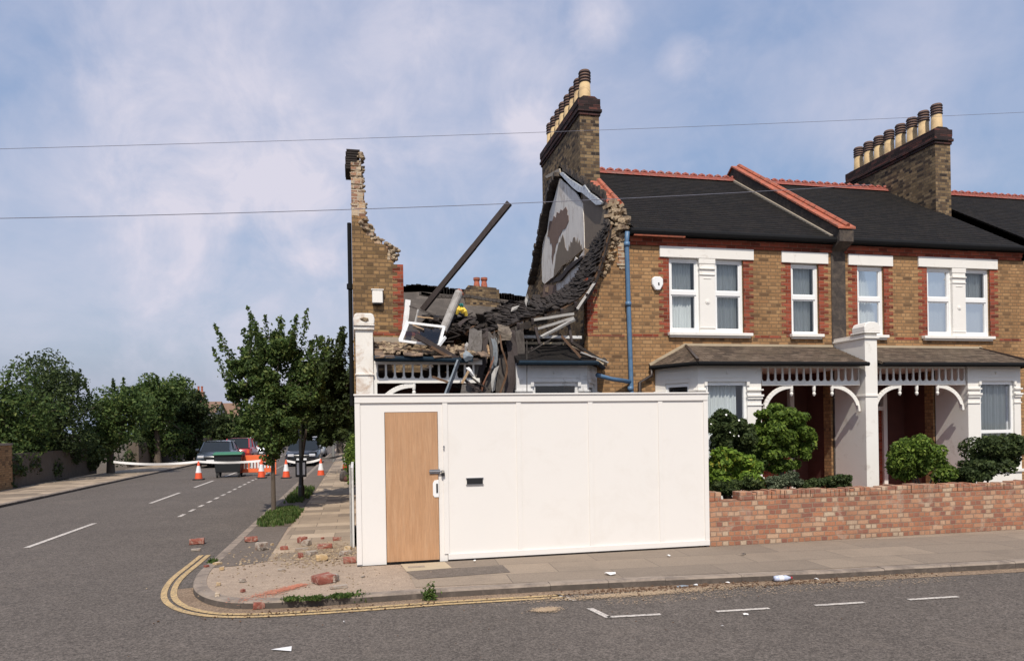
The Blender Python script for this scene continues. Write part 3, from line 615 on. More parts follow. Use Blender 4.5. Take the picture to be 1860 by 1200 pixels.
def bay(par, xf, damaged=False, W='white'):
    """ground floor bay window; xf maps the right-hand house's x to this one"""
    yb = 12.72
    outline = [(6.11, YH - .01), (6.62, yb), (8.0, yb), (8.0, YH - .01)]
    # opening pattern: front window 6.86..7.62, angled window on the left flank
    mb = MB(xf)
    # front face panels
    mb.box(6.62, 8.0, yb, yb + .12, 2.68, 3.03)
    mb.box(6.62, 6.79, yb, yb + .12, 0, 2.68); mb.box(7.69, 8.0, yb, yb + .12, 0, 2.68); mb.box(6.79, 7.69, yb, yb + .12, 0, .75)
    # flank, from (6.11,13.59) to (6.62,12.72)
    a = Vector((6.11, YH - .01)); b = Vector((6.62, yb)); d = (b - a); n_ = Vector((d.y, -d.x)).normalized()
    n_ = n_ if n_.x > 0 else -n_
    def fl(t0, t1, z0, z1, out=0., th=.12):
        p, q_ = a + d * t0 - n_ * out, a + d * t1 - n_ * out; r_, s_ = p + n_ * (th + out), q_ + n_ * (th + out)
        mb.add([(p.x, p.y, z0), (q_.x, q_.y, z0), (s_.x, s_.y, z0), (r_.x, r_.y, z0), (p.x, p.y, z1), (q_.x, q_.y, z1), (s_.x, s_.y, z1), (r_.x, r_.y, z1)],
               [(0, 3, 2, 1), (4, 5, 6, 7), (0, 1, 5, 4), (1, 2, 6, 5), (2, 3, 7, 6), (3, 0, 4, 7)])
    fl(0, .999, 2.68, 3.03); fl(0, .24, 0, 2.68); fl(.8, .999, 0, 2.68); fl(.24, .8, 0, .75)
    # the return towards the porch
    mb.box(7.88, 8.0, yb + .12, YH - .005, 0, 3.03)
    body = mb.build('bay', W, par)
    mb = MB(xf)   # mouldings: capitals, panel in the frieze, sills
    for x0, x1 in ((6.60, 6.81), (7.67, 8.03)):
        mb.box(x0, x1, yb - .05, yb, 2.38, 2.42); mb.box(x0 + .015, x1 - .015, yb - .03, yb, 2.33, 2.38); mb.box(x0, x1, yb - .04, yb, 2.50, 2.53); mb.box(x0 + .01, x1 - .01, yb - .02, yb, 2.20, 2.225)
    mb.box(6.75, 6.81, yb - .03, yb, 2.60, 2.68); mb.box(7.67, 7.73, yb - .03, yb, 2.60, 2.68)
    for (x0, x1, z0, z1) in ((6.78, 7.72, 2.93, 2.945), (6.78, 7.72, 2.76, 2.772)): mb.box(x0, x1, yb - .012, yb, z0, z1)
    mb.box(6.6, 8.02, yb - .04, yb, .7, .76)
    fl(-.02, .25, 2.38, 2.42, .05, 0); fl(.79, 1.0, 2.38, 2.42, .05, 0); fl(-.02, .25, 2.50, 2.53, .035, 0); fl(.79, 1.0, 2.50, 2.53, .035, 0); fl(.1, .9, 2.9, 2.915, .012, 0); fl(.1, .9, 2.75, 2.762, .012, 0)
    mb.tube([(7.26, yb - .02, 2.86), (7.26, yb, 2.86)], .03, 8); mb.tube([(7.26, yb - .026, 2.86), (7.26, yb - .018, 2.86)], .016, 8)
    mb.build('moulding', W, body)
    # front sash
    mb = MB(xf); y = yb + .04
    mb.box(6.79, 6.85, y, y + .06, .75, 2.68); mb.box(7.63, 7.69, y, y + .06, .75, 2.68); mb.box(6.85, 7.63, y + .002, y + .058, 2.61, 2.68); mb.box(6.85, 7.63, y + .002, y + .058, .75, .83); mb.box(6.85, 7.63, y, y + .06, 1.55, 1.62)
    Wn = mb.build('bay_window', W if damaged else 'upvc', par)
    mb = MB(xf); mb.add([(6.85, y + .03, .83), (7.63, y + .03, .83), (7.63, y + .03, 2.61), (6.85, y + .03, 2.61)], [(0, 1, 2, 3)]); mb.build('pane', 'glass', Wn)
    if not damaged:
        mb = MB(xf); curtain_mesh(mb, 6.83, 7.54, .8, 2.66, y + .14, .02, .09, 5); mb.build('curtain', 'curtain', Wn)
    # flank sash
    mb = MB(xf); fl(.24, .30, .75, 2.68, -.03, .08); fl(.74, .80, .75, 2.68, -.03, .08); fl(.30, .74, 2.6, 2.68, -.03, .078); fl(.30, .74, .75, .82, -.03, .078); Wn = mb.build('bay_window', W if damaged else 'upvc', par)
    mb = MB(xf); p, q_ = a + d * .30 + n_ * .05, a + d * .74 + n_ * .05; mb.add([(p.x, p.y, .82), (q_.x, q_.y, .82), (q_.x, q_.y, 2.6), (p.x, p.y, 2.6)], [(0, 1, 2, 3)]); mb.build('pane', 'glass', Wn)
    return body

def porch(par, xf, W='white', x1=10.3, fretted=True):
    yb = 12.74
    mb = MB(xf)   # head beam, fretwork, lower beam
    mb.box(8.03, x1, yb, yb + .08, 3.0, 3.03); mb.box(8.03, x1, yb + .003, yb + .077, 2.955, 3.0)
    mb.box(8.03, x1, yb, yb + .08, 2.60, 2.69)
    n = 14; stp = (x1 - 8.03) / n
    for k in range(n + 1):
        xc = 8.03 + k * stp
        for z0, z1, hw in ((2.69, 2.708, .045), (2.708, 2.73, .032), (2.73, 2.955, .02)):
            mb.box(max(8.03, xc - hw), min(x1, xc + hw), yb + .02, yb + .05, z0, z1)
    # turned pendants and arched brackets
    mb.lathe([(.012, -.22), (.03, -.19), (.036, -.16), (.02, -.13), (.03, -.11), (.034, -.06), (.034, 0)], (9.24, yb + .04, 2.60), 12)
    for xp_, s_ in ((8.72, -1), (9.66, 1)):
        pts = []
        for k in range(13):
            a_ = k / 12 * math.pi / 2; rx = .62; rz = .52
            cxp = xp_ - .0 if s_ < 0 else xp_; 
            pts.append((xp_ + s_ * rx * math.sin(a_), yb + .04, 2.60 - rz + rz * math.cos(a_) - .02))
        for k in range(12): mb.bar(pts[k], pts[k + 1], .05, .085)
        mb.lathe([(.012, -.22), (.03, -.19), (.036, -.16), (.02, -.13), (.03, -.11), (.034, -.06), (.034, 0)], (xp_, yb + .04, 2.60), 12)
    fret = mb.build('porch_frame', W, par, bevel=.004)
    # recessed doorway
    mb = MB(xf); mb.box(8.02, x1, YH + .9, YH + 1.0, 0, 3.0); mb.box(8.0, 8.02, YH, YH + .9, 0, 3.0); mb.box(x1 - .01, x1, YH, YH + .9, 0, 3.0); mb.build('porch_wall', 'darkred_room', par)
    mb = MB(xf); mb.box(9.78, 9.88, YH + .78, YH + .899, .12, 2.6); mb.box(8.6, 8.7, YH + .78, YH + .899, .12, 2.6); mb.box(8.7, 9.78, YH + .79, YH + .899, 2.1, 2.2); fd = mb.build('door_frame', W, par); mb = MB(xf); mb.box(8.7, 9.78, YH + .84, YH + .89, .12, 2.1); mb.build('front_door', 'red', par)
    mb = MB(xf); mb.box(8.05, x1, yb + .09, YH + .9, 2.97, 2.99); mb.build('porch_ceiling', W, par)
    mb = MB(xf); mb.box(8.0, x1, yb - .1, YH + .9, -.02, .12); mb.build('porch_step', 'red', par)
    return fret

def pier(par, xf, x0=10.33, x1=10.62, top=3.88, W='white'):
    mb = MB(xf); mb.box(x0, x1, 12.62, 13.6, 0, 3.66); mb.box(x0 - .015, x1 + .015, 12.6, 13.6, 2.36, 2.4)
    mb.box(x0 - .03, x1 + .03, 12.58, 13.6, 3.56, 3.60)
    P = mb.build('porch_pier', W, par, bevel=.004)
    mb = MB(xf); mb.box(x0 - .045, x1 + .045, 12.56, 13.0, 3.664, 3.70)
    pr = [(x0 - .04, 3.70), (x1 + .04, 3.70), (x1 + .04, 3.80), (x1, 3.87), ((x0 + x1) / 2 + .06, 3.90), ((x0 + x1) / 2 - .06, 3.90), (x0, 3.87), (x0 - .04, 3.80)]
    mb.prism(pr, 'y', 12.57, 12.95); mb.build('pier_cap', W, P, bevel=.01)
    return P

def leanto(par, xf, x1=10.3, mat='slate_brown'):
    """tiled roof over bay and porch with a hipped end"""
    ye, ze, zt = 12.52, 3.06, 3.5
    A = (6.80, YH - .002, zt); B = (6.52, ye, ze); C_ = (5.98, YH - .002, ze); Dd = (x1, ye, ze); E_ = (x1, YH - .002, zt); d = .035
    mb = MB(xf)
    def slab(ps, k=d):
        n = len(ps); mb.add([tuple(p) for p in ps] + [(p[0], p[1], p[2] - k) for p in ps], [tuple(range(n)), tuple(range(n, 2 * n))[::-1]] + [(i, i + n, (i + 1) % n + n, (i + 1) % n) for i in range(n)])
    # real courses of tiles: thin stepped slabs
    nrow = 9
    for r_ in range(nrow):
        t0, t1 = r_ / nrow, (r_ + 1.25) / nrow; t1 = min(t1, 1)
        l = lambda P_, Q_, t: tuple(P_[i] + (Q_[i] - P_[i]) * t for i in range(3))
        lift = .012
        def row(P0, P1, Q0, Q1):
            a_ = l(P0, Q0, t0); b_ = l(P1, Q1, t0); c_ = l(P1, Q1, t1); d_ = l(P0, Q0, t1)
            a_ = (a_[0], a_[1], a_[2] + lift); b_ = (b_[0], b_[1], b_[2] + lift)
            mb.add([a_, b_, c_, d_, (a_[0], a_[1], a_[2] - .02), (b_[0], b_[1], b_[2] - .02)], [(0, 1, 2, 3), (0, 4, 5, 1)])
        row(B, Dd, A, E_); row(C_, B, A, A)
    slab([(B[0], B[1], B[2] - .01), (Dd[0], Dd[1], Dd[2] - .01), (E_[0], E_[1], E_[2] - .01), (A[0], A[1], A[2] - .01)], .03); slab([(C_[0], C_[1], C_[2] - .01), (B[0], B[1], B[2] - .01), (A[0], A[1], A[2] - .01)], .03)
    Rf = mb.build('porch_roof', mat, par)
    mb = MB(xf); mb.bar((A[0], A[1] - .02, A[2] + .01), (E_[0], E_[1] - .02, E_[2] + .01), .04, .05); mb.bar((C_[0], C_[1] - .02, C_[2] + .03), (A[0], A[1] - .02, A[2] + .02), .05, .05); mb.build('mortar_fillet', 'slab_beige', Rf)
    mb = MB(xf); mb.bar(A, (B[0], B[1], B[2] + .03), .05, .05); mb.build('hip', 'brownpipe', Rf)
    return Rf
def porch_gutter(par, xf, mat, x1=10.3):
    mb = MB(xf); mb.tube([(6.5, 12.48, 3.02), (x1, 12.48, 3.02)], .042, 8); mb.tube([(5.98, YH - .05, 3.02), (6.5, 12.48, 3.02)], .042, 8); mb.box(6.55, x1, 12.53, 12.70, 2.99, 3.03)
    return mb.build('porch_gutter', mat, par)

def upper_front(par, xf, gaps=(.05, .0, .03)):
    WIN = [(6.46, 7.15, 3.78, 5.36), (7.49, 8.17, 3.78, 5.36), (9.31, 9.99, 3.74, 5.33)]
    mb = MB(xf); holes = [(a, b, c - .02, d) for a, b, c, d in WIN] + [(8.06, 10.24, -.1, 2.99), (6.3, 7.86, .3, 2.9)]
    wall_with_holes(mb, 5.3, 10.3, -.1, 5.56, YH, .24, holes); wall = mb.build('front_wall', 'stock', par)
    for qx, qs in ((6.46, -1), (8.17, 1), (9.31, -1), (9.99, 1)): mb = MB(xf); quoin(mb, qx, qs, 3.70, 5.32); mb.build('red_quoins', 'red', wall)
    for x0, x1 in ((5.6, 6.2), (8.42, 9.05)): MB(xf).box(x0, x1, YH - .005, YH + .01, 3.665, 3.7245).build('red_band', 'red', wall)
    mb = MB(xf); mb.box(5.58, 10.32, YH - .03, YH + .2, 5.562, 5.625); mb.box(5.58, 10.32, YH - .055, YH + .2, 5.625, 5.70); mb.box(5.58, 10.32, YH - .08, YH + .2, 5.70, 5.775)
    mb.build('red_cornice', 'red', wall)
    # lintels
    def lintel(a, b, pill=None, za=5.33, zb=5.56):
        m2 = MB(xf); m2.box(a, b, YH - .035, YH + .09, za, zb)
        if pill:
            p0, p1 = pill; m2.box(p0 - .02, p1 + .02, YH - .03, YH + .09, 5.22, za)
            m2.box(p0 - .006, p1 + .006, YH - .02, YH + .12, 3.766, 5.22); m2.box(p0 - .015, p1 + .015, YH - .05, YH + .09, 5.10, 5.135); m2.box(p0 - .01, p1 + .01, YH - .04, YH + .09, 4.98, 5.005)
            m2.box(p0 - .01, p1 + .01, YH - .035, YH + .09, 3.86, 3.88); m2.box(p0 + .08, p1 - .08, YH - .03, YH - .02, 4.90, 4.915)
            m2.tube([((p0 + p1) / 2, YH - .032, 4.42), ((p0 + p1) / 2, YH - .02, 4.42)], .055, 12); m2.tube([((p0 + p1) / 2, YH - .042, 4.42), ((p0 + p1) / 2, YH - .03, 4.42)], .03, 10)
        lt = m2.build('lintel', 'white', par, bevel=.006)
        return lt
    lintel(6.25, 8.41, (7.15, 7.49)); lintel(9.08, 10.22, None, 5.31, 5.55)
    for a, b in ((6.41, 8.33), (9.26, 10.05)):
        m2 = MB(xf); m2.box(a, b, YH - .10, YH + .12, 3.70, 3.765); m2.box(a + .03, b - .03, YH - .06, YH, 3.66, 3.70); m2.build('window_sill', 'white', par, bevel=.006)
    for i, (a, b, c, d) in enumerate(WIN): sash(par, xf, a + .004, b - .004, c, d - .035, (c + d) / 2 + .04, i + 3, gap=gaps[i])
    return wall

def front_gutter(par, xf, x0=5.55, x1=10.3, mat='blackgutter'):
    mb = MB(xf); mb.tube([(x0, YH - .16, 5.80), (x1, YH - .16, 5.80)], .07, 8); mb.box(x0, x1, YH - .10, YH - .085, 5.72, 5.88); return mb.build('gutter', mat, par)  # gutter made thicker so its black band takes in the eaves shadow

ZE, ZRG, YR = 5.87, 8.52, 17.6
def main_roof(par, xf, x0=5.65, x1=10.3, front=True, back=True):
    mb = MB(xf); nrow = 32
    def sl(ya, za, yb_, zb, x0=x0, x1=x1):
        for r_ in range(nrow):
            t0, t1 = r_ / nrow, min(1, (r_ + 1.2) / nrow)
            y0, z0, y1, z1 = ya + (yb_ - ya) * t0, za + (zb - za) * t0 + .014, ya + (yb_ - ya) * t1, za + (zb - za) * t1
            mb.add([(x0, y0, z0), (x1, y0, z0), (x1, y1, z1), (x0, y1, z1), (x0, y0, z0 - .022), (x1, y0, z0 - .022)], [(0, 1, 2, 3), (0, 4, 5, 1)])
        mb.add([(x0, ya, za - .03), (x1, ya, za - .03), (x1, yb_, zb - .03), (x0, yb_, zb - .03)], [(0, 1, 2, 3)])
    sl(YH - .16, ZE - .02, YR, ZRG); sl(21.7, ZE, YR, ZRG)
    rf = mb.build('roof', 'slate', par)
    mb = MB(xf); x = x0
    mb.box(x0, x1, YR - .11, YR + .11, ZRG - .03, ZRG + .03)
    while x < x1 - .05:
        mb.add([(x, YR - .15, ZRG - .04), (x, YR, ZRG + .11), (x, YR + .15, ZRG - .04), (x + .235, YR - .14, ZRG - .04), (x + .235, YR, ZRG + .10), (x + .235, YR + .14, ZRG - .04)], [(0, 1, 4, 3), (1, 2, 5, 4), (0, 3, 5, 2), (0, 2, 1), (3, 4, 5)])
        mb.tube([(x + .04, YR, ZRG + .09), (x + .12, YR, ZRG + .125), (x + .2, YR, ZRG + .09)], [.045, .045, .045], 7)
        x += .24
    mb.build('ridge_tiles', 'ridge', rf)
    return rf
def party(par, xf, x0=10.3, x1=10.65, h=.28):
    """party wall rising above the roofs with a red coping"""
    prof = [(YH - .02, -.1), (YH - .02, 5.6), (YH - .3, 5.75), (YH - .3, ZE + .12), (YR, ZRG + h + .08), (21.9, ZE + .2), (21.9, -.1)]
    pw = MB(xf).prism(prof, 'x', x0, x1).build('party_wall', 'soot', par)
    mb = MB(xf); n = 12
    ya, za, yb_, zb = YH - .33, ZE + .14, YR, ZRG + h + .1
    for (A_, B_) in (((ya, za), (yb_, zb)), ((21.9, ZE + .22), (yb_, zb))):
        for k in range(n):
            t0, t1 = (k + .02) / n, (k + .98) / n; y0, z0, y1, z1 = A_[0] + (B_[0] - A_[0]) * t0, A_[1] + (B_[1] - A_[1]) * t0, A_[0] + (B_[0] - A_[0]) * t1, A_[1] + (B_[1] - A_[1]) * t1
            mb.add([(x0 - .04, y0, z0), (x1 + .04, y0, z0), (x1 + .04, y1, z1), (x0 - .04, y1, z1), (x0 - .04, y0, z0 + .05), (x1 + .04, y0, z0 + .05), (x1 + .04, y1, z1 + .05), (x0 - .04, y1, z1 + .05)],
                   [(0, 3, 2, 1), (4, 5, 6, 7), (0, 1, 5, 4), (1, 2, 6, 5), (2, 3, 7, 6), (3, 0, 4, 7)])
            mb.tube([((x0 + x1) / 2 + .02, y0, z0 + .07), ((x0 + x1) / 2 + .02, y1, z1 + .07)], .055, 6)
    mb.build('coping', 'terracotta', pw, bevel=.004)
    mb = MB(xf); mb.bar((x0 - .03, YH - .1, ZE + .03), (x0 - .03, YR, ZRG + .04), .06, .05); mb.bar((x1 + .03, YH - .1, ZE + .03), (x1 + .03, YR, ZRG + .04), .06, .05); mb.build('roof_fillet', 'leadgrey', pw)
    return pw
def chimney(par, xf, x0=5.3, x1=5.78, y0=15.8, y1=19.2, zt=9.6, npot=8):
    mb = MB(xf); mb.box(x0, x1, y0, y1, 6.2, zt - .42)
    ch = mb.build('chimney', 'stock_dark', par)
    mb = MB(xf)
    mb.box(x0 - .03, x1 + .03, y0 - .03, y1 + .03, zt - .42, zt - .345); mb.box(x0 - .06, x1 + .06, y0 - .06, y1 + .06, zt - .345, zt - .27); mb.box(x0 - .035, x1 + .035, y0 - .035, y1 + .035, zt - .27, zt - .19); mb.box(x0 - .05, x1 + .03, y0 - .03, y1 + .05, zt - .19, zt - .02)
    mb.prism([(x0, zt - .02), (x1, zt - .02), (x1 - .1, zt + .05), (x0 + .1, zt + .05)], 'y', y0, y1)
    mb.build('chimney_cap', 'soot_brick', ch, bevel=.008)
    for k in range(npot):
        yy = y0 + .22 + (y1 - y0 - .44) * k / (npot - 1); xx = (x0 + x1) / 2 - .02
        jj = rnd.uniform(-.015, .015)
        prof = [(.155, 0), (.15, .05), (.142, .1), (.128, .42), (.13, .44), (.13, .72)]
        m2 = MB(xf); m2.lathe([(.16, 0), (.155, .06), (.14, .1), (.128, .44)], (xx + jj, yy, zt), 18); pt = m2.build('chimney_pot', 'buffpot', ch, smooth=True)
        m2 = MB(xf)
        rr = [(.128, .44)]
        for z in (.45, .52, .59, .66):
            rr += [(.13, z), (.148, z + .008), (.15, z + .025), (.135, z + .035), (.127, z + .05)]
        rr += [(.135, .715), (.12, .735), (.09, .735), (.09, .5)]
        m2.lathe(rr, (xx + jj, yy, zt), 18); m2.build('pot_rim', 'pot_rim', pt)
    return ch
M['soot_brick'] = mat_brick('sooty_cap_brick', [(0, (.02, .015, .015)), (.6, (.05, .03, .03)), (1, (.13, .05, .04))], (.035, .03, .03), grime=.5)
def mat_rim():
    m, t, b = newmat('banded_pot_rim'); g = G(t); o = g.obj(); s_ = g.n('ShaderNodeSeparateXYZ'); g.l(o, s_.inputs[0])
    f = g.math('FRACT', g.math('MULTIPLY', g.math('SUBTRACT', s_.outputs[2], 9.6 + .447), 1 / .07)); k = g.ramp(f, [(.0, (.05, .035, .04)), (.55, (.06, .04, .045)), (.62, (.38, .22, .14)), (1, (.3, .17, .12))])
    n = g.noise(o, 14, 4); g.l(g.mix(g.math('MULTIPLY', n, .6), k, (.05, .04, .04)), b.inputs['Base Color']); b.inputs['Roughness'].default_value = .8; return m
M['pot_rim'] = mat_rim()

def backwalls(par, xf, x0=5.3, x1=10.3):
    mb = MB(xf); mb.box(x0, x1, 21.5, 21.75, -.1, ZE - .05); mb.box(x0 + .35, x1, YH + 1.02, 21.5, 3.1, 3.2); mb.build('rear_wall', 'stock', par)

# ---- house next door (right)
h2 = thing('terraced_house', 'intact yellow brick terraced house with blue downpipe, beside the ruin', 'house', (8, 15, 0), 'terraced houses right of the ruin')
I = lambda v: v
upper_front(h2, I); bay(h2, I); porch(h2, I); leanto(h2, I); porch_gutter(h2, I, 'blackgutter'); front_gutter(h2, I); main_roof(h2, I); party(h2, I); chimney(h2, I); backwalls(h2, I); pier(h2, I)
# party wall to the ruin, bare on its left side
prof = [(YH + .02, -.1), (YH + .02, 5.9), (14.1, 6.25), (14.9, 7.1), (17.57, 8.62), (21.7, 5.7), (21.7, -.1)]
pw = MB().prism(prof, 'x', 5.3, 5.64).build('party_wall', 'stock_dark', h2)
def onwall(name, zoompts, mat, x, th=.012, par=pw, tip=None):
    """outline on the party wall's bare face, at its real place"""
    P = [PXp(940 + a_ / 4.285, 280 + b_ / 4.285, x) for a_, b_ in zoompts]
    return MB().prism([(p.y, p.z) for p in P], 'x', x, x + th).build(name, mat, par)
onwall('undercoat', [(505, 270), (560, 300), (700, 380), (712, 480), (700, 620), (640, 720), (520, 840), (515, 560)], 'plaster_dark', 5.285, .015)
onwall('plaster', [(325, 190), (385, 240), (460, 310), (505, 390), (512, 470), (516, 560), (520, 730), (440, 800), (400, 835), (350, 870), (300, 940), (250, 975), (210, 1010), (192, 990), (188, 850), (195, 700), (213, 640), (230, 600), (240, 520), (250, 450), (290, 330)], 'plaster', 5.270, .03)
onwall('bare_patch', [(375, 410), (388, 440), (385, 470), (395, 480), (397, 520), (388, 545), (370, 580), (350, 590), (335, 625), (322, 640), (312, 690), (300, 700), (290, 760), (280, 790), (272, 860), (264, 800), (270, 730), (262, 690), (255, 700), (248, 650), (232, 640), (240, 580), (250, 520), (270, 520), (282, 480), (297, 495), (305, 450), (325, 460), (335, 430), (350, 440)], 'plaster_brown', 5.262, .03)
onwall('bare_patch', [(350, 625), (362, 660), (370, 720), (384, 750), (395, 752), (400, 700), (408, 730), (412, 680), (425, 690), (432, 650), (446, 645), (455, 690), (464, 650), (470, 700), (482, 665), (490, 720), (497, 700), (502, 745), (440, 800), (390, 840), (345, 873), (300, 938), (280, 958), (284, 900), (292, 850), (298, 790), (310, 740), (322, 680), (330, 690)], 'plaster_dark', 5.264, .03)
onwall('plaster', [(362, 900), (378, 880), (440, 830), (450, 800), (470, 820), (500, 770), (520, 735), (540, 760), (535, 820), (500, 880), (470, 930), (450, 990), (415, 1010), (385, 1060), (345, 1085), (305, 1110), (300, 1010), (322, 985), (340, 990), (362, 950)], 'plaster', 5.26, .03)
onwall('torn_lining', [(520, 735), (545, 745), (572, 700), (590, 730), (560, 800), (540, 860), (515, 880), (505, 850), (480, 915), (492, 850), (520, 800)], 'timber_tan', 5.22, .02)
onwall('torn_lining', [(590, 600), (640, 560), (690, 540), (705, 505), (718, 520), (700, 600), (660, 640), (610, 650)], 'plaster_dark', 5.2, .02)
onwall('wall_board', [(205, 1015), (300, 1020), (305, 1115), (280, 1160), (190, 1140)], 'plaster_brown', 5.25, .02)
onwall('torn_lining', [(215, 1040), (240, 1030), (235, 1075), (215, 1070)], 'timber_tan', 5.24, .01)
onwall('window_reveal', [(455, 830), (480, 820), (484, 850), (470, 865), (455, 870)], 'blackmetal', 5.24, .01)
onwall('timber_strip', [(385, 870), (500, 790), (505, 805), (395, 905), (330, 985), (270, 1000), (300, 960), (350, 925)], 'timber_dark', 5.2, .06)
onwall('flashing', [(325, 150), (345, 140), (400, 190), (470, 235), (500, 255), (520, 240), (560, 300), (605, 330), (655, 375), (652, 392), (610, 395), (560, 350), (500, 300), (470, 292), (430, 262), (385, 215)], 'lead', 5.22, .05)
onwall('flashing', [(212, 172), (322, 112), (330, 145), (225, 188)], 'leadgrey', 5.24, .04)
# dark ragged mortar above the flashing
mb = MB(); q = random.Random(5)
for k in range(60):
    t = k / 60; p = PXp(940 + (350 + 330 * t) / 4.285, 280 + (135 + 225 * t) / 4.285, 5.24); l = q.uniform(.05, .2)
    mb.obox((5.27, p.y, p.z + l / 2 + .02), (.05, .05, l), Matrix.Rotation(q.uniform(-.25, .25), 3, 'X'))
mb.build('mortar_flakes', 'soot', pw)
# rear slope remnant, dark
mb = MB(); q = random.Random(8)
rp = [PXp(px_, py_, 5.2) for px_, py_ in ((1012, 318), (1000, 345), (990, 390), (984, 425), (977, 450), (971, 485), (964, 515))]
for i in range(len(rp) - 1):
    for s_ in range(6):
        a_ = rp[i].lerp(rp[i + 1], s_ / 6); b_ = rp[i].lerp(rp[i + 1], (s_ + 1.25) / 6); jw = .2 + q.uniform(-.03, .03)
        mb.obox(((5.3 - jw / 2), (a_.y + b_.y) / 2, (a_.z + b_.z) / 2 + q.uniform(-.02, .02)), (jw, (b_ - a_).length * 1.1, .12), Matrix.Rotation(math.atan2(b_.z - a_.z, b_.y - a_.y) + q.uniform(-.03, .03), 3, 'X'))
mb.build('torn_roof_edge', 'soot', pw)
# surviving piece of coping, and the rubble where the rest was
mb = MB(); a_ = PXp(1070, 330, 5.32); b_ = PXp(1107, 372, 5.32)
for k in range(3):
    p = a_.lerp(b_, k / 3 + .01); r_ = a_.lerp(b_, (k + 1) / 3 - .01); mb.bar((5.47, p.y, p.z), (5.47, r_.y, r_.z), .36, .06); mb.tube([(5.55, p.y, p.z + .05), (5.55, r_.y, r_.z + .05)], .055, 8)
mb.build('coping', 'terracotta', pw, bevel=.004)
MB().prism([(a_.y, a_.z - .05), (b_.y, b_.z - .05), (b_.y, b_.z - .5), (a_.y, a_.z - .9)], 'x', 5.31, 5.63).build('parapet', 'soot', pw)
def lump(mb, c, s, q, seg=None):
    vs = []; fs = []
    bm = bmesh.new(); bmesh.ops.create_icosphere(bm, subdivisions=1, radius=1)
    rot = Matrix.Rotation(q.uniform(0, 6), 3, 'Z') @ Matrix.Rotation(q.uniform(-.5, .5), 3, 'X')
    for v in bm.verts:
        k = 1 + q.uniform(-.25, .25); p = Vector((v.co.x * s[0] * k, v.co.y * s[1] * k, v.co.z * s[2] * k)); vs.append(Vector(c) + rot @ p)
    fs = [tuple(v.index for v in f.verts) for f in bm.faces]; bm.free(); mb.add(vs, fs)
mb = MB(); q = random.Random(21)
for (px_, py_, y_, n) in ((1110, 372, 13.9, 7), (1120, 380, 13.75, 7), (1128, 388, 13.7, 6), (1115, 392, 13.8, 7), (1125, 402, 13.6, 9), (1133, 400, 13.55, 6), (1143, 403, 13.5, 3), (1120, 412, 13.65, 8), (1130, 415, 13.55, 8), (1124, 430, 13.58, 6), (1110, 428, 13.62, 4)):
    for k in range(n):
        p = PYp(px_ + q.uniform(-9, 9), py_ + q.uniform(-7, 7), y_ + q.uniform(-.05, .2))
        if q.random() < .55: mb.obox(p, (.2, .1, .065), Matrix.Rotation(q.uniform(-.6, .6), 3, 'Y') @ Matrix.Rotation(q.uniform(0, 3), 3, 'Z'))
        else: lump(mb, p, (q.uniform(.05, .12), .07, q.uniform(.035, .07)), q)
mb.build('broken_parapet', 'mortar', pw)
# blue downpipe with branch to the fallen bay
mb = MB(); a_ = PYp(1137.5, 423, YH - .08); xpipe = 5.52; mb.tube([(xpipe - .02, YH - .12, 5.8), (xpipe - .02, YH - .08, 5.6), (xpipe, YH - .08, 4.2), (xpipe + .03, YH - .08, 2.6), (xpipe + .03, YH - .08, 0)], .048, 10)
for z in (5.5, 4.28, 2.55): mb.tube([(xpipe + (5.5 - z) * .01 - .018, YH - .08, z), (xpipe + (5.5 - z) * .01 - .018, YH - .08, z + .09)], .062, 10)
mb.tube([PYp(1085, 681, 12.95), PYp(1110, 688, 13.3), PYp(1145, 693, YH - .08)], .045, 8); mb.build('downpipe', 'bluepipe', h2, smooth=True)
mb = MB(); mb.tube([(6.0, YH - .08, 3.0), (6.0, YH - .08, 2.86), (5.74, YH - .07, 2.72), (5.72, YH - .07, 0)], .04, 8); mb.build('downpipe', 'brownpipe', h2, smooth=True)
# alarm box
a_ = PYp(1192.5, 516, YH)
mb = MB(); pr = [(a_.x - .12, a_.z + .1), (a_.x - .07, a_.z + .145), (a_.x + .07, a_.z + .145), (a_.x + .12, a_.z + .1), (a_.x + .12, a_.z - .02), (a_.x + .05, a_.z - .135), (a_.x - .05, a_.z - .135), (a_.x - .12, a_.z - .02)]
mb.prism(pr, 'y', YH - .075, YH - .002); AB = mb.build('alarm_box', 'upvc', h2, bevel=.015)
mb = MB(); mb.prism([(a_.x - .0, a_.z + .02), (a_.x + .03, a_.z + .02), (a_.x + .035, a_.z - .04), (a_.x + .005, a_.z - .04)], 'y', YH - .078, YH - .074); mb.build('lamp_mark', 'blackmetal', AB)
# loose gutter slat at the eave
MB().box(5.62, 6.75, YH - .19, YH - .13, 5.71, 5.76).build('loose_eave_tile', 'terracotta', h2)
# front edge pier: red/brown toothing of the party wall's end
mb = MB(); q = random.Random(2)
for k in range(9): mb.box(5.3 + q.uniform(-.0, .06), 5.5, YH - .03 + q.uniform(0, .02), YH - .003, 5.05 + k * .075, 5.05 + k * .075 + .068)
mb.build('broken_toothing', 'rough_brick', pw)

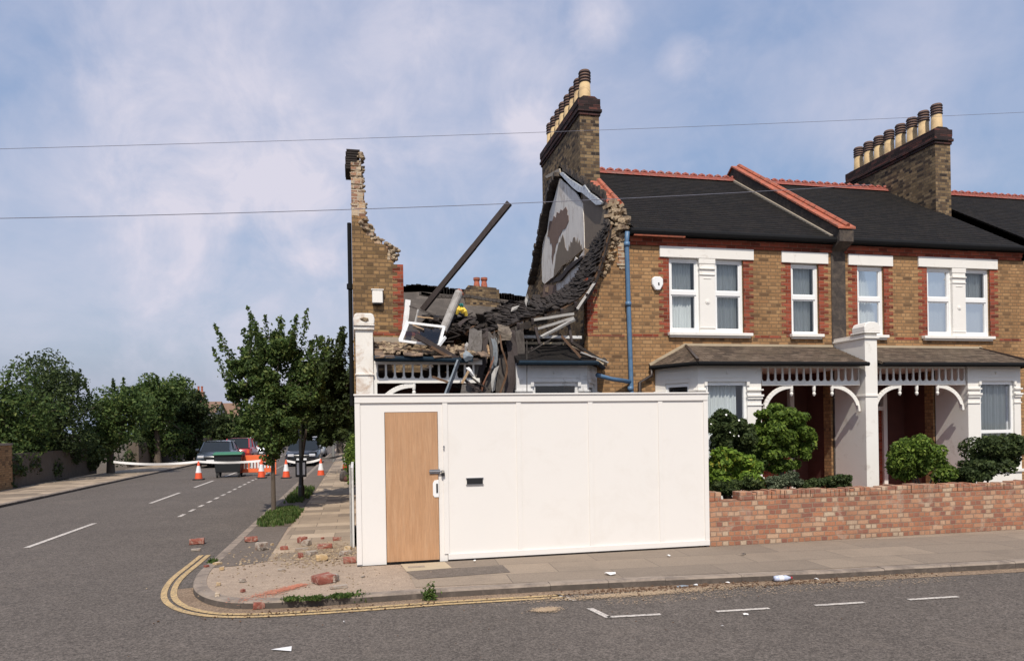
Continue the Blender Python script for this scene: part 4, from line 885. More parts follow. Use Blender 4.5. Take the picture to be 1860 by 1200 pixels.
# ---- further houses
h3 = thing('terraced_house', 'yellow brick terraced house beyond the red coping, right of the round bush', 'house', (13, 15, 0), 'terraced houses right of the ruin')
X3 = mirror(10.475)
upper_front(h3, X3, (.03, .06, .0)); bay(h3, X3); porch(h3, X3); leanto(h3, X3); porch_gutter(h3, X3, 'blackgutter'); front_gutter(h3, X3); main_roof(h3, X3); chimney(h3, X3); backwalls(h3, X3)
mb = MB(X3); mb.prism([(YH + .26, -.1), (YH + .26, 5.8), (YR, ZRG + .1), (21.5, 5.7), (21.5, -.1)], 'x', 5.3, 5.64); mb.build('party_wall', 'soot', h3)
h4 = thing('terraced_house', 'last terraced house at the right edge of the row', 'house', (18, 15, 0), 'terraced houses right of the ruin')
X4 = shift(10.35)
upper_front(h4, X4, (0, .05, .04)); bay(h4, X4); porch(h4, X4); leanto(h4, X4); porch_gutter(h4, X4, 'blackgutter'); front_gutter(h4, X4); main_roof(h4, X4); party(h4, X4); backwalls(h4, X4)

# ============================================================ THE RUIN
RU = thing('ruined_house', 'collapsed end of terrace house with only broken walls and porch standing', 'house', (2.6, 15, 0))
XR = mirror(5.475)
q = random.Random(31)
mb = MB(); z = -.1
mb2 = MB()
while z < 8.12:
    # gable slope, ragged
    if z < 5.85: y0, y1 = YH + .02, 21.5
    else:
        t = (z - 5.85) / (8.2 - 5.85); y0 = YH + .1 + t * (YR - YH - .5); y1 = 21.4 - t * (21.4 - YR - .3)
        y0 += q.uniform(-.12, .12)
    tgt = mb if z < 5.85 else mb2
    x1 = .3 if z < 5.85 else .27 - .05 * (z - 5.85) / 2.8 + q.uniform(-.02, .015)
    if z >= 7.6: x1 = .24 + q.uniform(-.03, .01)
    tgt.box(0, x1, y0, y1, z, z + .0748); z += .075
SWl = mb.build('side_wall', 'stock', RU)
mb2.build('broken_gable', 'rough_brick', SWl, bevel=.004)
mb = MB()
for k in range(8): mb.box(-.13 + k * .004 + q.uniform(-.015, .015), .17 + q.uniform(-.03, .06), YR - .5, YR + .3, 8.06 + k * .06, 8.06 + k * .06 + .042)
mb.build('tile_corbel', 'tilebroken', SWl)
mb = MB(); 
for k in range(14): lump(mb, (q.uniform(.18, .29), YR - .5 + q.uniform(-.2, .2), 7.85 + k * .045 + q.uniform(-.03, .03)), (.06, .08, .045), q)
for k in range(40):
    z = q.uniform(5.8, 7.8); t = (z - 5.85) / 2.35; lump(mb, (q.uniform(.03, .27), YH + .1 + t * 3.5, z + .02), (.06, .07, .04), q)
mb.build('mortar_lumps', 'mortar', SWl)['kind'] = 'stuff'
# black pipe seen on the street side
mb = MB(); mb.tube([(-.045, YH + .1, 5.78), (-.045, YH + .1, 2.3)], .04, 8); mb.tube([(-.05, YH + .1, 4.62), (-.05, YH + .1, 4.52)], .06, 8); mb.build('downpipe', 'blackgutter', RU)
# front wall, left fragment: courses with ragged right ends
mb = MB(); mbt = MB(); mbr = MB(); z = -.1; k = 0
def fr_edge(z):
    pts = [(2.0, 2.1), (3.70, 2.1), (3.701, .95), (5.0, .95), (5.02, .80), (5.13, .84), (5.3, .83), (5.38, .62), (5.5, .52), (5.65, .36), (5.82, .28), (5.95, .12)]
    for (za, xa), (zb, xb) in zip(pts, pts[1:]):
        if za <= z <= zb: return xa + (xb - xa) * (z - za) / max(zb - za, 1e-4)
    return pts[-1][1] if z > 5 else 2.1
while z < 5.9:
    xe = fr_edge(z + .03)
    if z > 5.0: xe += q.uniform(-.05, .05)
    elif z > 3.7: xe = .95 - (.0)
    if z < 3.36: xe = .33
    if z < 5.02: mb.box(.0, xe, YH, YH + .23, z, z + .0748)
    else:
        mb.box(.0, max(.1, xe - .16), YH, YH + .23, z, z + .0748); mbt.box(max(.1, xe - .16) + .003, xe, YH - .006 + q.uniform(0, .04), YH + .2, z + .003, z + .07)
    if 3.70 < z < 5.0:
        wdt = .11 if k % 2 else .2; mbr.box(.952 - wdt, .956, YH - .004, YH + .12, z, z + .0745)
    z += .075; k += 1
FW = mb.build('front_wall', 'stock_dirty', RU)
mbr.build('red_quoins', 'red', FW); MB().box(.3, 1.9, YH - .005, YH + .01, 3.64, 3.70).build('red_band', 'red', FW); MB().box(.956, 1.95, YH - .006, YH + .01, 3.44, 3.56).build('red_band', 'red', FW)
mbt.build('broken_edge', 'rough_brick', FW, bevel=.006)
mb = MB()
for k in range(46):
    z = q.uniform(5.05, 5.85); lump(mb, (fr_edge(z) - q.uniform(-.04, .14), YH + q.uniform(-.02, .12), z + .02), (q.uniform(.035, .07), .06, q.uniform(.025, .045)), q)
mb.build('mortar_lumps', 'mortar', FW)['kind'] = 'stuff'
# flood-light / vent box on the wall
a_ = PYp(685.5, 541, YH)
mb = MB(); mb.box(a_.x - .1, a_.x + .1, YH - .11, YH - .002, a_.z - .115, a_.z + .13); bx_ = mb.build('wall_box', 'white', RU, bevel=.012); bx_['label'] = 'cream box fixed to the brick wall'
MB().box(a_.x - .115, a_.x + .115, YH - .12, YH - .002, a_.z + .131, a_.z + .15).build('box_lid', 'white', bx_)
MB().box(a_.x - .08, a_.x + .08, YH - .10, YH - .02, a_.z - .14, a_.z - .116).build('box_base', 'blackgutter', bx_)
# right fragment of the front wall
mb = MB(); mbt = MB(); mbr = MB(); z = -.1; k = 0
while z < 5.62:
    if z < 3.3: x0 = 4.2
    elif z < 4.8: x0 = 4.66
    else: x0 = 4.80 + (z - 4.8) * .42 + q.uniform(-.05, .05)
    if z < 4.8: mb.box(x0, 5.3, YH, YH + .23, z, z + .0748)
    else: mb.box(min(x0 + .14, 5.28), 5.3, YH, YH + .23, z, z + .0748); mbt.box(x0, min(x0 + .14, 5.28) - .003, YH - .008 + q.uniform(0, .03), YH + .2, z + .003, z + .07)
    if 3.7 < z < 4.8: mbr.box(4.655, 4.655 + (.12 if k % 2 else .22), YH - .004, YH + .12, z, z + .0745)
    z += .075; k += 1
FR = mb.build('front_wall', 'stock', RU); mbr.build('red_quoins', 'red', FR); MB().box(4.66, 5.45, YH - .006, YH + .01, 3.665, 3.6995).build('red_band', 'red', FR); mbt.build('broken_edge', 'rough_brick', FR, bevel=.006)
mb = MB()
for k in range(60):
    z = q.uniform(4.85, 5.62); lump(mb, (4.80 + (z - 4.8) * .42 + q.uniform(-.03, .25), YH + q.uniform(-.03, .1), z + .02), (q.uniform(.03, .08), .06, q.uniform(.02, .05)), q)
mb.build('mortar_lumps', 'mortar', FR)['kind'] = 'stuff'
# sill left over
MB().box(2.72, 4.5, YH - .1, YH + .1, 3.60, 3.66).build('window_sill', 'white_grey', RU, bevel=.005)
# bay, porch and pier
bay(RU, XR, True, 'white_grey'); leanto(RU, XR, x1=8.02, mat='slate')  # dark tiles here stand in for shade from the sagging roof above
mb = MB(XR); mb.tube([(6.5, 12.48, 3.02), (8.0, 12.48, 3.02)], .042, 8); mb.tube([(5.98, YH - .05, 3.02), (6.5, 12.48, 3.02)], .042, 8); mb.box(6.55, 8.0, 12.53, 12.70, 2.99, 3.03); mb.build('porch_gutter', 'bluegutter', RU)
# porch of the ruin
yb = 12.66
mb = MB(); mb.box(.34, 2.3, yb, yb + .08, 3.0, 3.09); mb.box(.34, .40, yb + .003, yb + .08, 0, 3.0); mb.box(.40, 2.25, yb, yb + .08, 2.66, 2.75)
for k in range(12):
    xc = .40 + k * .158
    for z0, z1, hw in ((2.75, 2.768, .04), (2.768, 2.79, .028), (2.79, 3.0, .018)): mb.box(max(.4, xc - hw), xc + hw, yb + .02, yb + .05, z0, z1)
for k in range(12):
    a0, a1 = k / 12 * math.pi / 2, (k + 1) / 12 * math.pi / 2; f_ = lambda a: (1.03 - .62 * math.sin(a), yb + .04, 2.10 + .52 * math.cos(a)); mb.bar(f_(a0), f_(a1), .05, .085)
mb.lathe([(.012, -.22), (.03, -.19), (.036, -.16), (.02, -.13), (.03, -.11), (.034, -.06), (.034, 0)], (1.05, yb + .04, 2.66), 12)
mb.build('porch_frame', 'white', RU, bevel=.004)
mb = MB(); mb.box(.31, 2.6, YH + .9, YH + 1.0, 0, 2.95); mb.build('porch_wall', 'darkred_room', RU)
P_ = MB(); P_.box(.035, .335, 12.62, 13.6, 0, 3.66); P_.box(.02, .35, 12.60, 13.6, 2.8, 2.83); P_.box(.01, .36, 12.58, 13.6, 3.60, 3.66); PP = P_.build('porch_pier', 'white_worn', RU, bevel=.004)
mb = MB(); mb.box(.0, .37, 12.55, 13.0, 3.662, 3.69); mb.prism([(.01, 3.69), (.36, 3.69), (.37, 3.78), (.35, 3.86), (.31, 3.885), (.06, 3.885), (.02, 3.86), (0, 3.78)], 'y', 12.56, 13.0); cp = mb.build('pier_cap', 'white_worn', PP, bevel=.012)
mb = MB(); lump(mb, (.185, 12.555, 3.77), (.09, .02, .05), q); mb.build('chipped_patch', 'mortar', cp)
# porch roof, tiles broken and strewn with lumps
mb = MB(); q = random.Random(77)
for r_ in range(6):
    t = r_ / 5; y = 12.50 + t * 1.05; z = 3.12 + t * .33
    x = .36
    while x < 2.25 - t * .1:
        if q.random() > .13: mb.obox((x + .085, y + q.uniform(-.03, .03), z + q.uniform(0, .05)), (.165, .25, .02), Matrix.Rotation(R(17) + q.uniform(-.15, .12), 3, 'X') @ Matrix.Rotation(q.uniform(-.12, .12), 3, 'Y') @ Matrix.Rotation(q.uniform(-.15, .15), 3, 'Z'))
        x += .168
pr_ = mb.build('porch_roof', 'tilemossy', RU)
mb = MB()
for k in range(120):
    x = q.uniform(.4, 2.2); t = q.random(); lump(mb, (x, 12.5 + t * 1.0, 3.16 + t * .33), (q.uniform(.03, .09), q.uniform(.03, .07), q.uniform(.02, .05)), q)
mb.build('mortar_lumps', 'mortar', pr_)['kind'] = 'stuff'
MB().add([(.36, 12.5, 3.07), (2.3, 12.5, 3.07), (2.3, 13.6, 3.41), (.36, 13.6, 3.41)], [(0, 1, 2, 3)]).build('roof_boards', 'timber_dark', pr_)
mb = MB(); mb.box(.36, 1.2, YH - .04, YH - .002, 3.44, 3.6); mb.build('lead_flashing', 'leadgrey', pr_)
mb = MB(); mb.tube([(.34, 12.44, 3.08), (1.2, 12.44, 3.075), (2.0, 12.46, 3.05)], .045, 8); mb.box(.36, 2.1, 12.49, 12.50, 3.03, 3.12); mb.build('porch_gutter', 'bluegutter', RU)
# inside: floor, rear wall, dim rooms
mb = MB(); mb.box(.3, 5.28, YH + .24, 21.4, 2.75, 2.95); mb.build('upper_floor', 'timber_dark', RU)
mb = MB(); mb.box(.3, 5.28, 21.3, 21.5, -.1, 4.3); mb.build('rear_wall', 'stock_dark', RU)

# rubble heap inside: uncountable; also a dark cover standing in for the shaded void
mb = MB(); q = random.Random(91)
for k in range(900):
    x = q.uniform(1.6, 5.15); y = q.uniform(12.95, 17.0); hgt = 2.95 + (1.2 - abs(x - 3.2) * .35) * max(0, 1 - abs(y - 14.6) / 2.9); z = max(2.4, hgt - q.uniform(0, .5))
    if y < 13.7 and x > 2.95: continue
    if y < 13.7: z = q.uniform(1.5, 3.0)
    if q.random() < .5: mb.obox((x, y, z), (q.uniform(.1, .5), q.uniform(.08, .2), .04), Matrix.Rotation(q.uniform(-.9, .9), 3, 'Y') @ Matrix.Rotation(q.uniform(0, 3), 3, 'Z') @ Matrix.Rotation(q.uniform(-.7, .7), 3, 'X'))
    else: lump(mb, (x, y, z), (q.uniform(.05, .2), q.uniform(.05, .2), q.uniform(.04, .12)), q)
stuff(mb.build('rubble_heap', 'soot'), 'dark heap of tiles, laths and plaster filling the ruined rooms', 'rubble')

# ---- the hanging sheet of roof tiles
def curve3(pts, t):
    n = len(pts) - 1; f_ = min(max(t, 0), .99999) * n; i = int(f_); u = f_ - i
    p0, p1, p2, p3 = pts[max(i - 1, 0)], pts[i], pts[i + 1], pts[min(i + 2, n)]
    return .5 * ((2 * p1) + (p2 - p0) * u + (2 * p0 - 5 * p1 + 4 * p2 - p3) * u * u + (3 * p1 - p0 - 3 * p2 + p3) * u ** 3)
FRONT = [PYp(a, b, y) for a, b, y in ((1110, 408, 13.5), (1101, 440, 13.45), (1091, 475, 13.4), (1078, 508, 13.35), (1058, 536, 13.3), (1025, 556, 13.25), (985, 570, 13.2), (950, 580, 13.1), (908, 597, 13.0), (862, 612, 12.95))]
BACK = [PYp(a, b, y) for a, b, y in ((1104, 398, 14.3), (1090, 425, 14.5), (1074, 455, 14.7), (1056, 490, 14.8), (1036, 518, 14.9), (1010, 537, 15.0), (972, 548, 15.0), (938, 556, 14.9), (900, 568, 14.7), (862, 586, 14.4))]
FRf = thing('fallen_roof', 'sagging sheet of dark roof tiles hanging from the party wall into the ruin', 'fallen roof', (3.5, 14, 3))
mb = MB(); mbm = MB(); q = random.Random(14); NR, NS = 9, 46
def SP(s_, r_): return curve3(FRONT, s_).lerp(curve3(BACK, s_), r_) + Vector((0, 0, -.05 * math.sin(math.pi * r_)))
for i in range(NS):
    for j in range(NR):
        if q.random() < .04: continue
        s0 = i / NS; r0 = j / NR; c = SP(s0 + .5 / NS, r0 + .5 / NR); e1 = SP(s0 + 1 / NS, r0 + .5 / NR) - SP(s0, r0 + .5 / NR); e2 = SP(s0 + .5 / NS, r0 + 1 / NR) - SP(s0 + .5 / NS, r0)
        n_ = e1.cross(e2).normalized(); n_ = -n_ if n_.z < 0 else n_; l1, l2 = e1.length * q.uniform(.85, .99), e2.length * 1.35; e1.normalize(); e2 = (e2 - e1 * e2.dot(e1)).normalized()
        m3 = Matrix((e1, e2, n_)).transposed() @ Matrix.Rotation(.10 + q.uniform(-.05, .05), 3, 'X') @ Matrix.Rotation(q.uniform(-.06, .06), 3, 'Y') @ Matrix.Rotation(q.uniform(-.05, .05), 3, 'Z')
        cc = c + n_ * (.03 + q.uniform(-.01, .03))
        mb.obox(cc, (l1, l2, .022), m3)
        if q.random() < .8: mb.obox(cc + n_ * .02 + e1 * l1 * .4, (l1 * .25, l2 * .98, .03), m3)
mb.build('tiles', 'tilebroken', FRf)
for j in range(NR + 1):
    for i in range(22):
        if q.random() < .12: continue
        mbm.bar(SP(i / 22, j / NR) - Vector((0, 0, .02)), SP((i + 1.04) / 22, j / NR) - Vector((0, 0, .02)), .04, .025)
mbm.build('battens', 'timber_brown', FRf)
mb = MB()
for i in range(12):
    s_ = .03 + i / 12 * .93; mb.bar(SP(s_, -.08 + q.uniform(-.05, .03)) - Vector((0, 0, .08)), SP(s_, 1.05) - Vector((0, 0, .08)), .05, .1)
mb.build('rafters', 'timber_dark', FRf)
mb = MB(); a_ = [SP(i / 30, -.04) - Vector((0, .02, .06)) for i in range(31)]; q = random.Random(3)
for i in range(30):
    hgt = .1 + .05 * q.random() ; mb.add([a_[i], a_[i + 1], a_[i + 1] - Vector((0, -.03, hgt)), a_[i] - Vector((0, -.03, hgt * .9)), a_[i] + Vector((0, .04, 0)), a_[i + 1] + Vector((0, .04, 0)), a_[i + 1] + Vector((0, .07, -hgt)), a_[i] + Vector((0, .07, -hgt * .9))], [(0, 1, 2, 3), (4, 7, 6, 5), (0, 4, 5, 1), (3, 2, 6, 7), (0, 3, 7, 4), (1, 5, 6, 2)])
mb.build('fascia', 'soot', FRf)
# loose tiles along its lower rim
mb = MB(); q = random.Random(44)
for k in range(45):
    s_ = q.uniform(.6, 1.); r_ = q.uniform(-.05, 1.15); p = SP(s_, r_) + Vector((q.uniform(-.1, .1), 0, q.uniform(.02, .06))); mb.obox(p, (.17, .22, .018), Matrix.Rotation(q.uniform(0, 3), 3, 'Z') @ Matrix.Rotation(q.uniform(-.6, .6), 3, 'X') @ Matrix.Rotation(q.uniform(-.5, .5), 3, 'Y'))
mb.build('loose_tiles', 'tilebroken', FRf)

# ---- timbers, boards, metal: every one a thing
def plank(px0, py0, y0, px1, py1, y1, wd, th, mat, label, name='timber', roll=0., cat='timber', group=None, tip=1.):
    a_, b_ = PYp(px0, py0, y0), PYp(px1, py1, y1); n = 5; mb = MB(); u = (b_ - a_)
    seg = [a_.lerp(b_, i / n) + Vector((0, 0, .003 * math.sin(i * 2.1))) for i in range(n + 1)]
    for i in range(n): mb.bar(seg[i], seg[i + 1] + (seg[i + 1] - seg[i]) * .02, wd * (1 - .05 * (i % 2)), th * (1 - .04 * (i % 2)), roll, 1. if i < n - 1 else tip)
    o = mb.build(name, mat, None); return tag(o, label, cat, group)
plank(925.5, 368.5, 13.6, 768, 562, 14.6, .085, .11, 'timber_dark', 'long dark roof beam sticking up diagonally against the sky', 'roof_beam', cat='beam')
plank(754, 609, 12.45, 838, 656, 12.5, .10, .09, 'timber_dark', 'dark broken beam lying across the porch roof below the white sash', 'broken_beam', cat='beam', tip=.7)
plank(783, 630, 12.4, 822, 652, 12.45, .04, .05, 'timber_brown', 'thin brown stick under the dark beam on the porch roof', 'stick')
plank(833, 655, 12.35, 808, 722, 12.3, .15, .03, 'bluegrey', 'blue grey board leaning at the right end of the porch', 'leaning_board', cat='board', roll=.6)
plank(965, 582, 13.1, 1042, 570, 13.0, .075, .05, 'timber_pale', 'upper pale board sticking out under the sagging tiles', 'eaves_board', cat='board')
plank(977, 597, 13.0, 1042, 577, 12.95, .05, .05, 'timber_pale', 'middle pale board sticking out under the sagging tiles', 'eaves_board', cat='board')
plank(983, 612, 12.85, 1043, 580, 12.9, .075, .04, 'timber_pale', 'lowest pale board, slanting down towards the bay window', 'eaves_board', cat='board', roll=.4)
plank(1079, 516, 13.3, 1048, 563, 13.2, .13, .05, 'timber_pale', 'short grey gutter length hanging beside the yellow brick fragment', 'broken_gutter', cat='gutter', roll=.5)
plank(1020, 610, 12.7, 1055, 649, 12.5, .045, .04, 'timber_brown', 'brown stick lying down the tiles of the fallen bay roof', 'stick')
plank(972, 594, 12.9, 980, 624, 12.85, .05, .04, 'timber_dark', 'dark stub hanging down left of the pale boards', 'hanging_stub')
plank(1033, 590, 13.0, 1039, 622, 12.9, .05, .04, 'timber_dark', 'dark stub hanging down at the right ends of the pale boards', 'hanging_stub')
plank(786, 684, 12.4, 814, 694, 12.3, .05, .04, 'timber_brown', 'short brown stick poking through the porch fretwork', 'stick')
plank(851, 674, 12.3, 839, 696, 12.25, .04, .03, 'timber_tan', 'short pale yellow split of wood right of the blue grey board', 'wood_split')
plank(1055, 640, 12.6, 1104, 658, 12.6, .06, .03, 'timber_pale', 'pale strip lying along the right edge of the fallen bay roof', 'roof_strip', cat='board')
plank(1040, 622, 12.9, 1095, 655, 12.6, .05, .05, 'tilebroken', 'dark hip piece running down to the corner of the fallen bay roof', 'hip_piece', cat='timber')
plank(957, 618, 12.6, 957, 712, 12.55, .012, .012, 'timber_grey', 'thin straight wire hanging in front of the bay window', 'hanging_wire', cat='wire')
plank(744, 556, 13.3, 790, 572, 13.1, .035, .03, 'timber_grey', 'thin grey lath above the white sash, slanting down right', 'lath')
plank(760, 562, 13.1, 753, 592, 13.0, .03, .03, 'timber_pale', 'short upright pale lath standing behind the white sash', 'lath')
plank(758, 575, 13.0, 787, 578, 12.9, .03, .02, 'timber_tan', 'short tan lath lying level behind the white sash', 'lath')
plank(741, 545, 13.4, 735, 600, 13.3, .10, .05, 'white_grey', 'upright grey white window post beside the red brick jamb', 'window_post', cat='post')
plank(750, 590, 12.95, 770, 598, 12.85, .03, .02, 'timber_tan', 'small pale splinter on the top edge of the white sash', 'lath')
# boards standing and hanging in the middle of the ruin
def strip(pts, wd, mat, label, name='hanging_board', cat='board', group='boards and sheets hanging in the middle of the ruin', seed=0, th=.02):
    """a bent, torn strip: pts are (px, py, depth) down its middle"""
    q = random.Random(seed); P = [PYp(*p) for p in pts]; n = 10; F_, B_ = [], []
    for i in range(n + 1):
        c = curve3(P, i / n); w_ = wd * (1 + q.uniform(-.16, .12)); a_ = .5 * math.sin(seed + i * .5); d = Vector((math.cos(a_), math.sin(a_) * .6, 0)) * w_ / 2
        for k in (-1, -.3, .35, 1): F_.append(c + d * k + Vector((0, q.uniform(-.012, .012), q.uniform(-.05, .05) if i in (0, n) else 0)))
    m = len(F_); B_ = [v + Vector((0, th, 0)) for v in F_]; fs = []
    for i in range(n):
        for k in range(3): a = i * 4 + k; fs += [(a, a + 1, a + 5, a + 4), (m + a + 4, m + a + 5, m + a + 1, m + a)]
        fs += [(i * 4, i * 4 + 4, m + i * 4 + 4, m + i * 4), (i * 4 + 7, i * 4 + 3, m + i * 4 + 3, m + i * 4 + 7)]
    for i in (0, n):
        for k in range(3): fs.append((i * 4 + k, i * 4 + k + 1, m + i * 4 + k + 1, m + i * 4 + k))
    return tag(MB().add(F_ + B_, fs).build(name, mat), label, cat, group)
ST = [([(864, 596, 12.9), (862, 640, 12.75), (852, 690, 12.7), (846, 730, 12.6)], .26, 'sheet_grey', 'broad grey torn sheet nearest the crumpled metal scrap'),
      ([(880, 600, 12.95), (878, 650, 12.8), (868, 690, 12.75), (858, 730, 12.6)], .16, 'timber_dark', 'dark bent board right of the broad grey sheet'),
      ([(892, 604, 12.9), (898, 640, 12.75), (892, 680, 12.7), (880, 730, 12.6)], .15, 'timber_grey', 'grey warped board in the middle of the hanging boards'),
      ([(897, 612, 12.85), (900, 640, 12.7), (897, 668, 12.7)], .11, 'sheet_blue', 'short blue grey strip hanging above the pale curled scrap'),
      ([(914, 590, 12.8), (917, 604, 12.7), (916, 620, 12.72)], .28, 'sheet_tan', 'ragged tan grey flap hanging from the lip of the sagging tiles'),
      ([(908, 600, 12.75), (911, 630, 12.6), (919, 655, 12.58), (920, 680, 12.55), (905, 722, 12.5)], .035, 'timber_brown', 'long curved brown lath down the middle of the hanging boards'),
      ([(896, 650, 12.6), (889, 672, 12.55), (877, 700, 12.5), (872, 722, 12.5)], .035, 'lath_red', 'rust red lath curving down left of the pale curled scrap'),
      ([(926, 600, 12.9), (932, 650, 12.8), (928, 690, 12.75), (920, 730, 12.65)], .2, 'timber_dark', 'wide dark warped board right of the long curved lath'),
      ([(943, 596, 12.95), (946, 640, 12.9), (944, 690, 12.85), (944, 730, 12.8)], .16, 'timber_grey', 'dark grey board touching the left side of the bay window'),
      ([(910, 640, 12.95), (912, 680, 12.9), (908, 730, 12.8)], .2, 'timber_grey', 'grey board behind the pale curled scrap'),
      ([(842, 688, 12.35), (858, 700, 12.35), (880, 716, 12.35)], .08, 'timber_dark', 'dark board lying across the foot of the hanging boards'),
      ([(852, 682, 12.4), (868, 694, 12.4), (888, 708, 12.4)], .06, 'timber_grey', 'grey board parallel to and above the dark board at the foot'),
      ([(886, 630, 12.6), (888, 640, 12.58), (887, 650, 12.6)], .04, 'timber_tan', 'tiny tan splinter hanging in the dark gap above the red lath'),
      ([(832, 590, 13.2), (846, 580, 13.3), (868, 574, 13.4)], .12, 'timber_dark', 'dark broken rafter end left of the tip of the sagging tiles'),
      ([(800, 588, 13.2), (826, 582, 13.4), (850, 588, 13.3)], .07, 'timber_grey', 'grey batten lying between the leaning pipe and the sagging tiles'),
      ([(770, 575, 13.3), (800, 585, 13.4), (820, 592, 13.3)], .09, 'timber_dark', 'dark rafter lying behind the fallen white casement'),
      ([(846, 606, 13.0), (852, 600, 12.95), (862, 590, 12.9)], .06, 'timber_brown', 'brown stick end under the tip of the sagging tiles'),
      ([(960, 640, 12.5), (980, 628, 12.6), (1000, 616, 12.7)], .035, 'timber_grey', 'thin grey lath slanting over the fallen bay roof'),
      ([(965, 632, 12.7), (1000, 630, 12.75), (1030, 622, 12.8)], .05, 'timber_dark', 'dark batten lying level over the fallen bay roof')]
M['sheet_grey'] = mat_plain('torn_grey_lining', (.14, .125, .115), .9, .35, 5, dirt=(.06, .05, .042), dscale=5, dth=.5, bump=.8, bscale=14, stretch=(2, 2, .6))
M['sheet_blue'] = mat_plain('blue_grey_lining', (.15, .165, .18), .9, .3, 6, bump=.6)
M['sheet_tan'] = mat_plain('tan_grey_lining', (.19, .155, .12), .9, .35, 8, dirt=(.09, .07, .055), dscale=8, dth=.5, bump=.8)
M['lath_red'] = mat_plain('rust_brown_lath', (.17, .075, .045), .85, .3, 8, bump=.4)
for i, (pts, wd, mt, lb) in enumerate(ST): strip(pts, wd, mt, lb, 'hanging_board' if wd > .07 else 'lath', 'board' if wd > .07 else 'lath', seed=i + 3)
def scrap(poly, y, mat, name, label, cat='sheet', bend=.06):
    P = [PYp(a, b, y + bend * math.sin(i * 1.7)) for i, (a, b) in enumerate(poly)]; n = len(P); c_ = sum(P, Vector()) / n + Vector((0, -.03, 0))
    mb = MB(); mb.add([c_] + P + [c_ + Vector((0, .012, 0))] + [p + Vector((0, .012, 0)) for p in P], [(0, i + 1, (i + 1) % n + 1) for i in range(n)] + [(n + 1, n + 2 + (i + 1) % n, n + 2 + i) for i in range(n)] + [(i + 1, n + 2 + i, n + 2 + (i + 1) % n, (i + 1) % n + 1) for i in range(n)])
    return tag(mb.build(name, mat), label, cat)
scrap([(893, 679), (899, 668), (907, 663), (904, 672), (901, 690), (899, 708), (894, 712), (892, 696)], 12.4, 'timber_pale', 'lining_scrap', 'pale curled scrap low down between the hanging boards')
scrap([(841, 643), (846, 636), (853, 640), (860, 647), (857, 653), (846, 657), (842, 651)], 12.25, 'bluegrey', 'metal_scrap', 'crumpled blue grey metal scrap on top of the leaning board', bend=.02)
scrap([(846, 668), (852, 666), (857, 672), (862, 684), (856, 682), (850, 676)], 12.3, 'white_grey', 'plaster_scrap', 'small white flap beneath the crumpled metal scrap', bend=.02)
scrap([(844, 626), (848, 621), (851, 624), (850, 630), (847, 640), (844, 638)], 12.3, 'timber_pale', 'lining_scrap', 'small pale torn scrap above the crumpled metal scrap', bend=.02)
scrap([(953, 548), (955, 538), (958, 533), (960, 540), (963, 546), (960, 556), (958, 547), (956, 557)], 14.4, 'timber_pale', 'plaster_scrap', 'small white torn scrap where the sagging tiles meet the bare wall')
scrap([(930, 558), (944, 554), (938, 562), (928, 566)], 13.9, 'timber_pale', 'tile_scrap', 'small pale chip lying on the sagging tiles')
mb = MB(); q = random.Random(66)
for k in range(420):
    a, b = q.uniform(770, 905), q.uniform(572, 600); p = PYp(a, b, 13.2 + q.uniform(0, 1.6)); p.z = p.z - q.uniform(0, .25)
    if q.random() < .7: mb.obox(p, (.17, .25, .02), Matrix.Rotation(q.uniform(0, 3), 3, 'Z') @ Matrix.Rotation(q.uniform(-.6, .6), 3, 'X') @ Matrix.Rotation(q.uniform(-.4, .4), 3, 'Y'))
    else: lump(mb, p, (.12, .12, .06), q)
stuff(mb.build('tile_heap', 'tilebroken'), 'heap of broken dark tiles between the leaning pipe and the sagging roof', 'rubble')

# the grey leaning pipe
mb = MB(); a_, b_ = PYp(834, 531, 13.5), PYp(804, 602, 13.1)
P = thing('leaning_pipe', 'thick grey pipe with an orange broken end leaning over the white sash', 'pipe', tuple(b_))
mb.tube([a_, b_], [.085, .08], 14)  .build('pipe', 'greypipe', P, smooth=False)
mb = MB(); mb.tube([a_ + (a_ - b_).normalized() * .05, a_ + (a_ - b_).normalized() * -.01], [.05, .09], 9); lump(mb, a_ + Vector((.05, -.03, -.03)), (.05, .04, .04), q); mb.build('broken_end', 'terracotta', P)
# the white sash
SH = thing('fallen_casement', 'fallen white window casement with a dusty pane, tilted on the porch roof', 'window frame', tuple(PYp(765, 625, 12.7)))
cn = [PYp(740, 586, 13.05), PYp(806, 594, 12.9), PYp(797, 628, 12.55), PYp(727, 619, 12.7)]
mb = MB()
for i in range(4): mb.bar(cn[i], cn[(i + 1) % 4] + (cn[(i + 1) % 4] - cn[i]).normalized() * .02, .075, .045, roll=(.9 if i % 2 else 0))
mb.build('frame', 'upvc', SH, bevel=.004)
MB().add([tuple(c) for c in cn], [(0, 1, 2, 3)]).build('pane', 'mesh', SH)
mb = MB(); mb.bar(PYp(797, 628, 12.5), PYp(809, 612, 12.6), .03, .05).build('stay', 'upvc', SH)
# yellow and teal cloth
CL = thing('cloth_bundle', 'yellow and teal cloth caught on the broken roof edge', 'cloth', tuple(PYp(838, 572, 13.4)))
mb = MB(); q = random.Random(6)
for (a, b, c, d) in ((833, 558, 829, 570), (838, 560, 840, 568), (841, 560, 847, 573)): mb.tube([PYp(a, b, 13.4), PYp((a + c) / 2 + 1, (b + d) / 2, 13.33), PYp(c, d, 13.36)], [.035, .045, .035], 8)
mb.build('yellow_fold', 'yellow', CL); mb = MB(); lump(mb, PYp(837, 555, 13.42), (.1, .05, .05), q); mb.build('teal_fold', 'teal', CL)

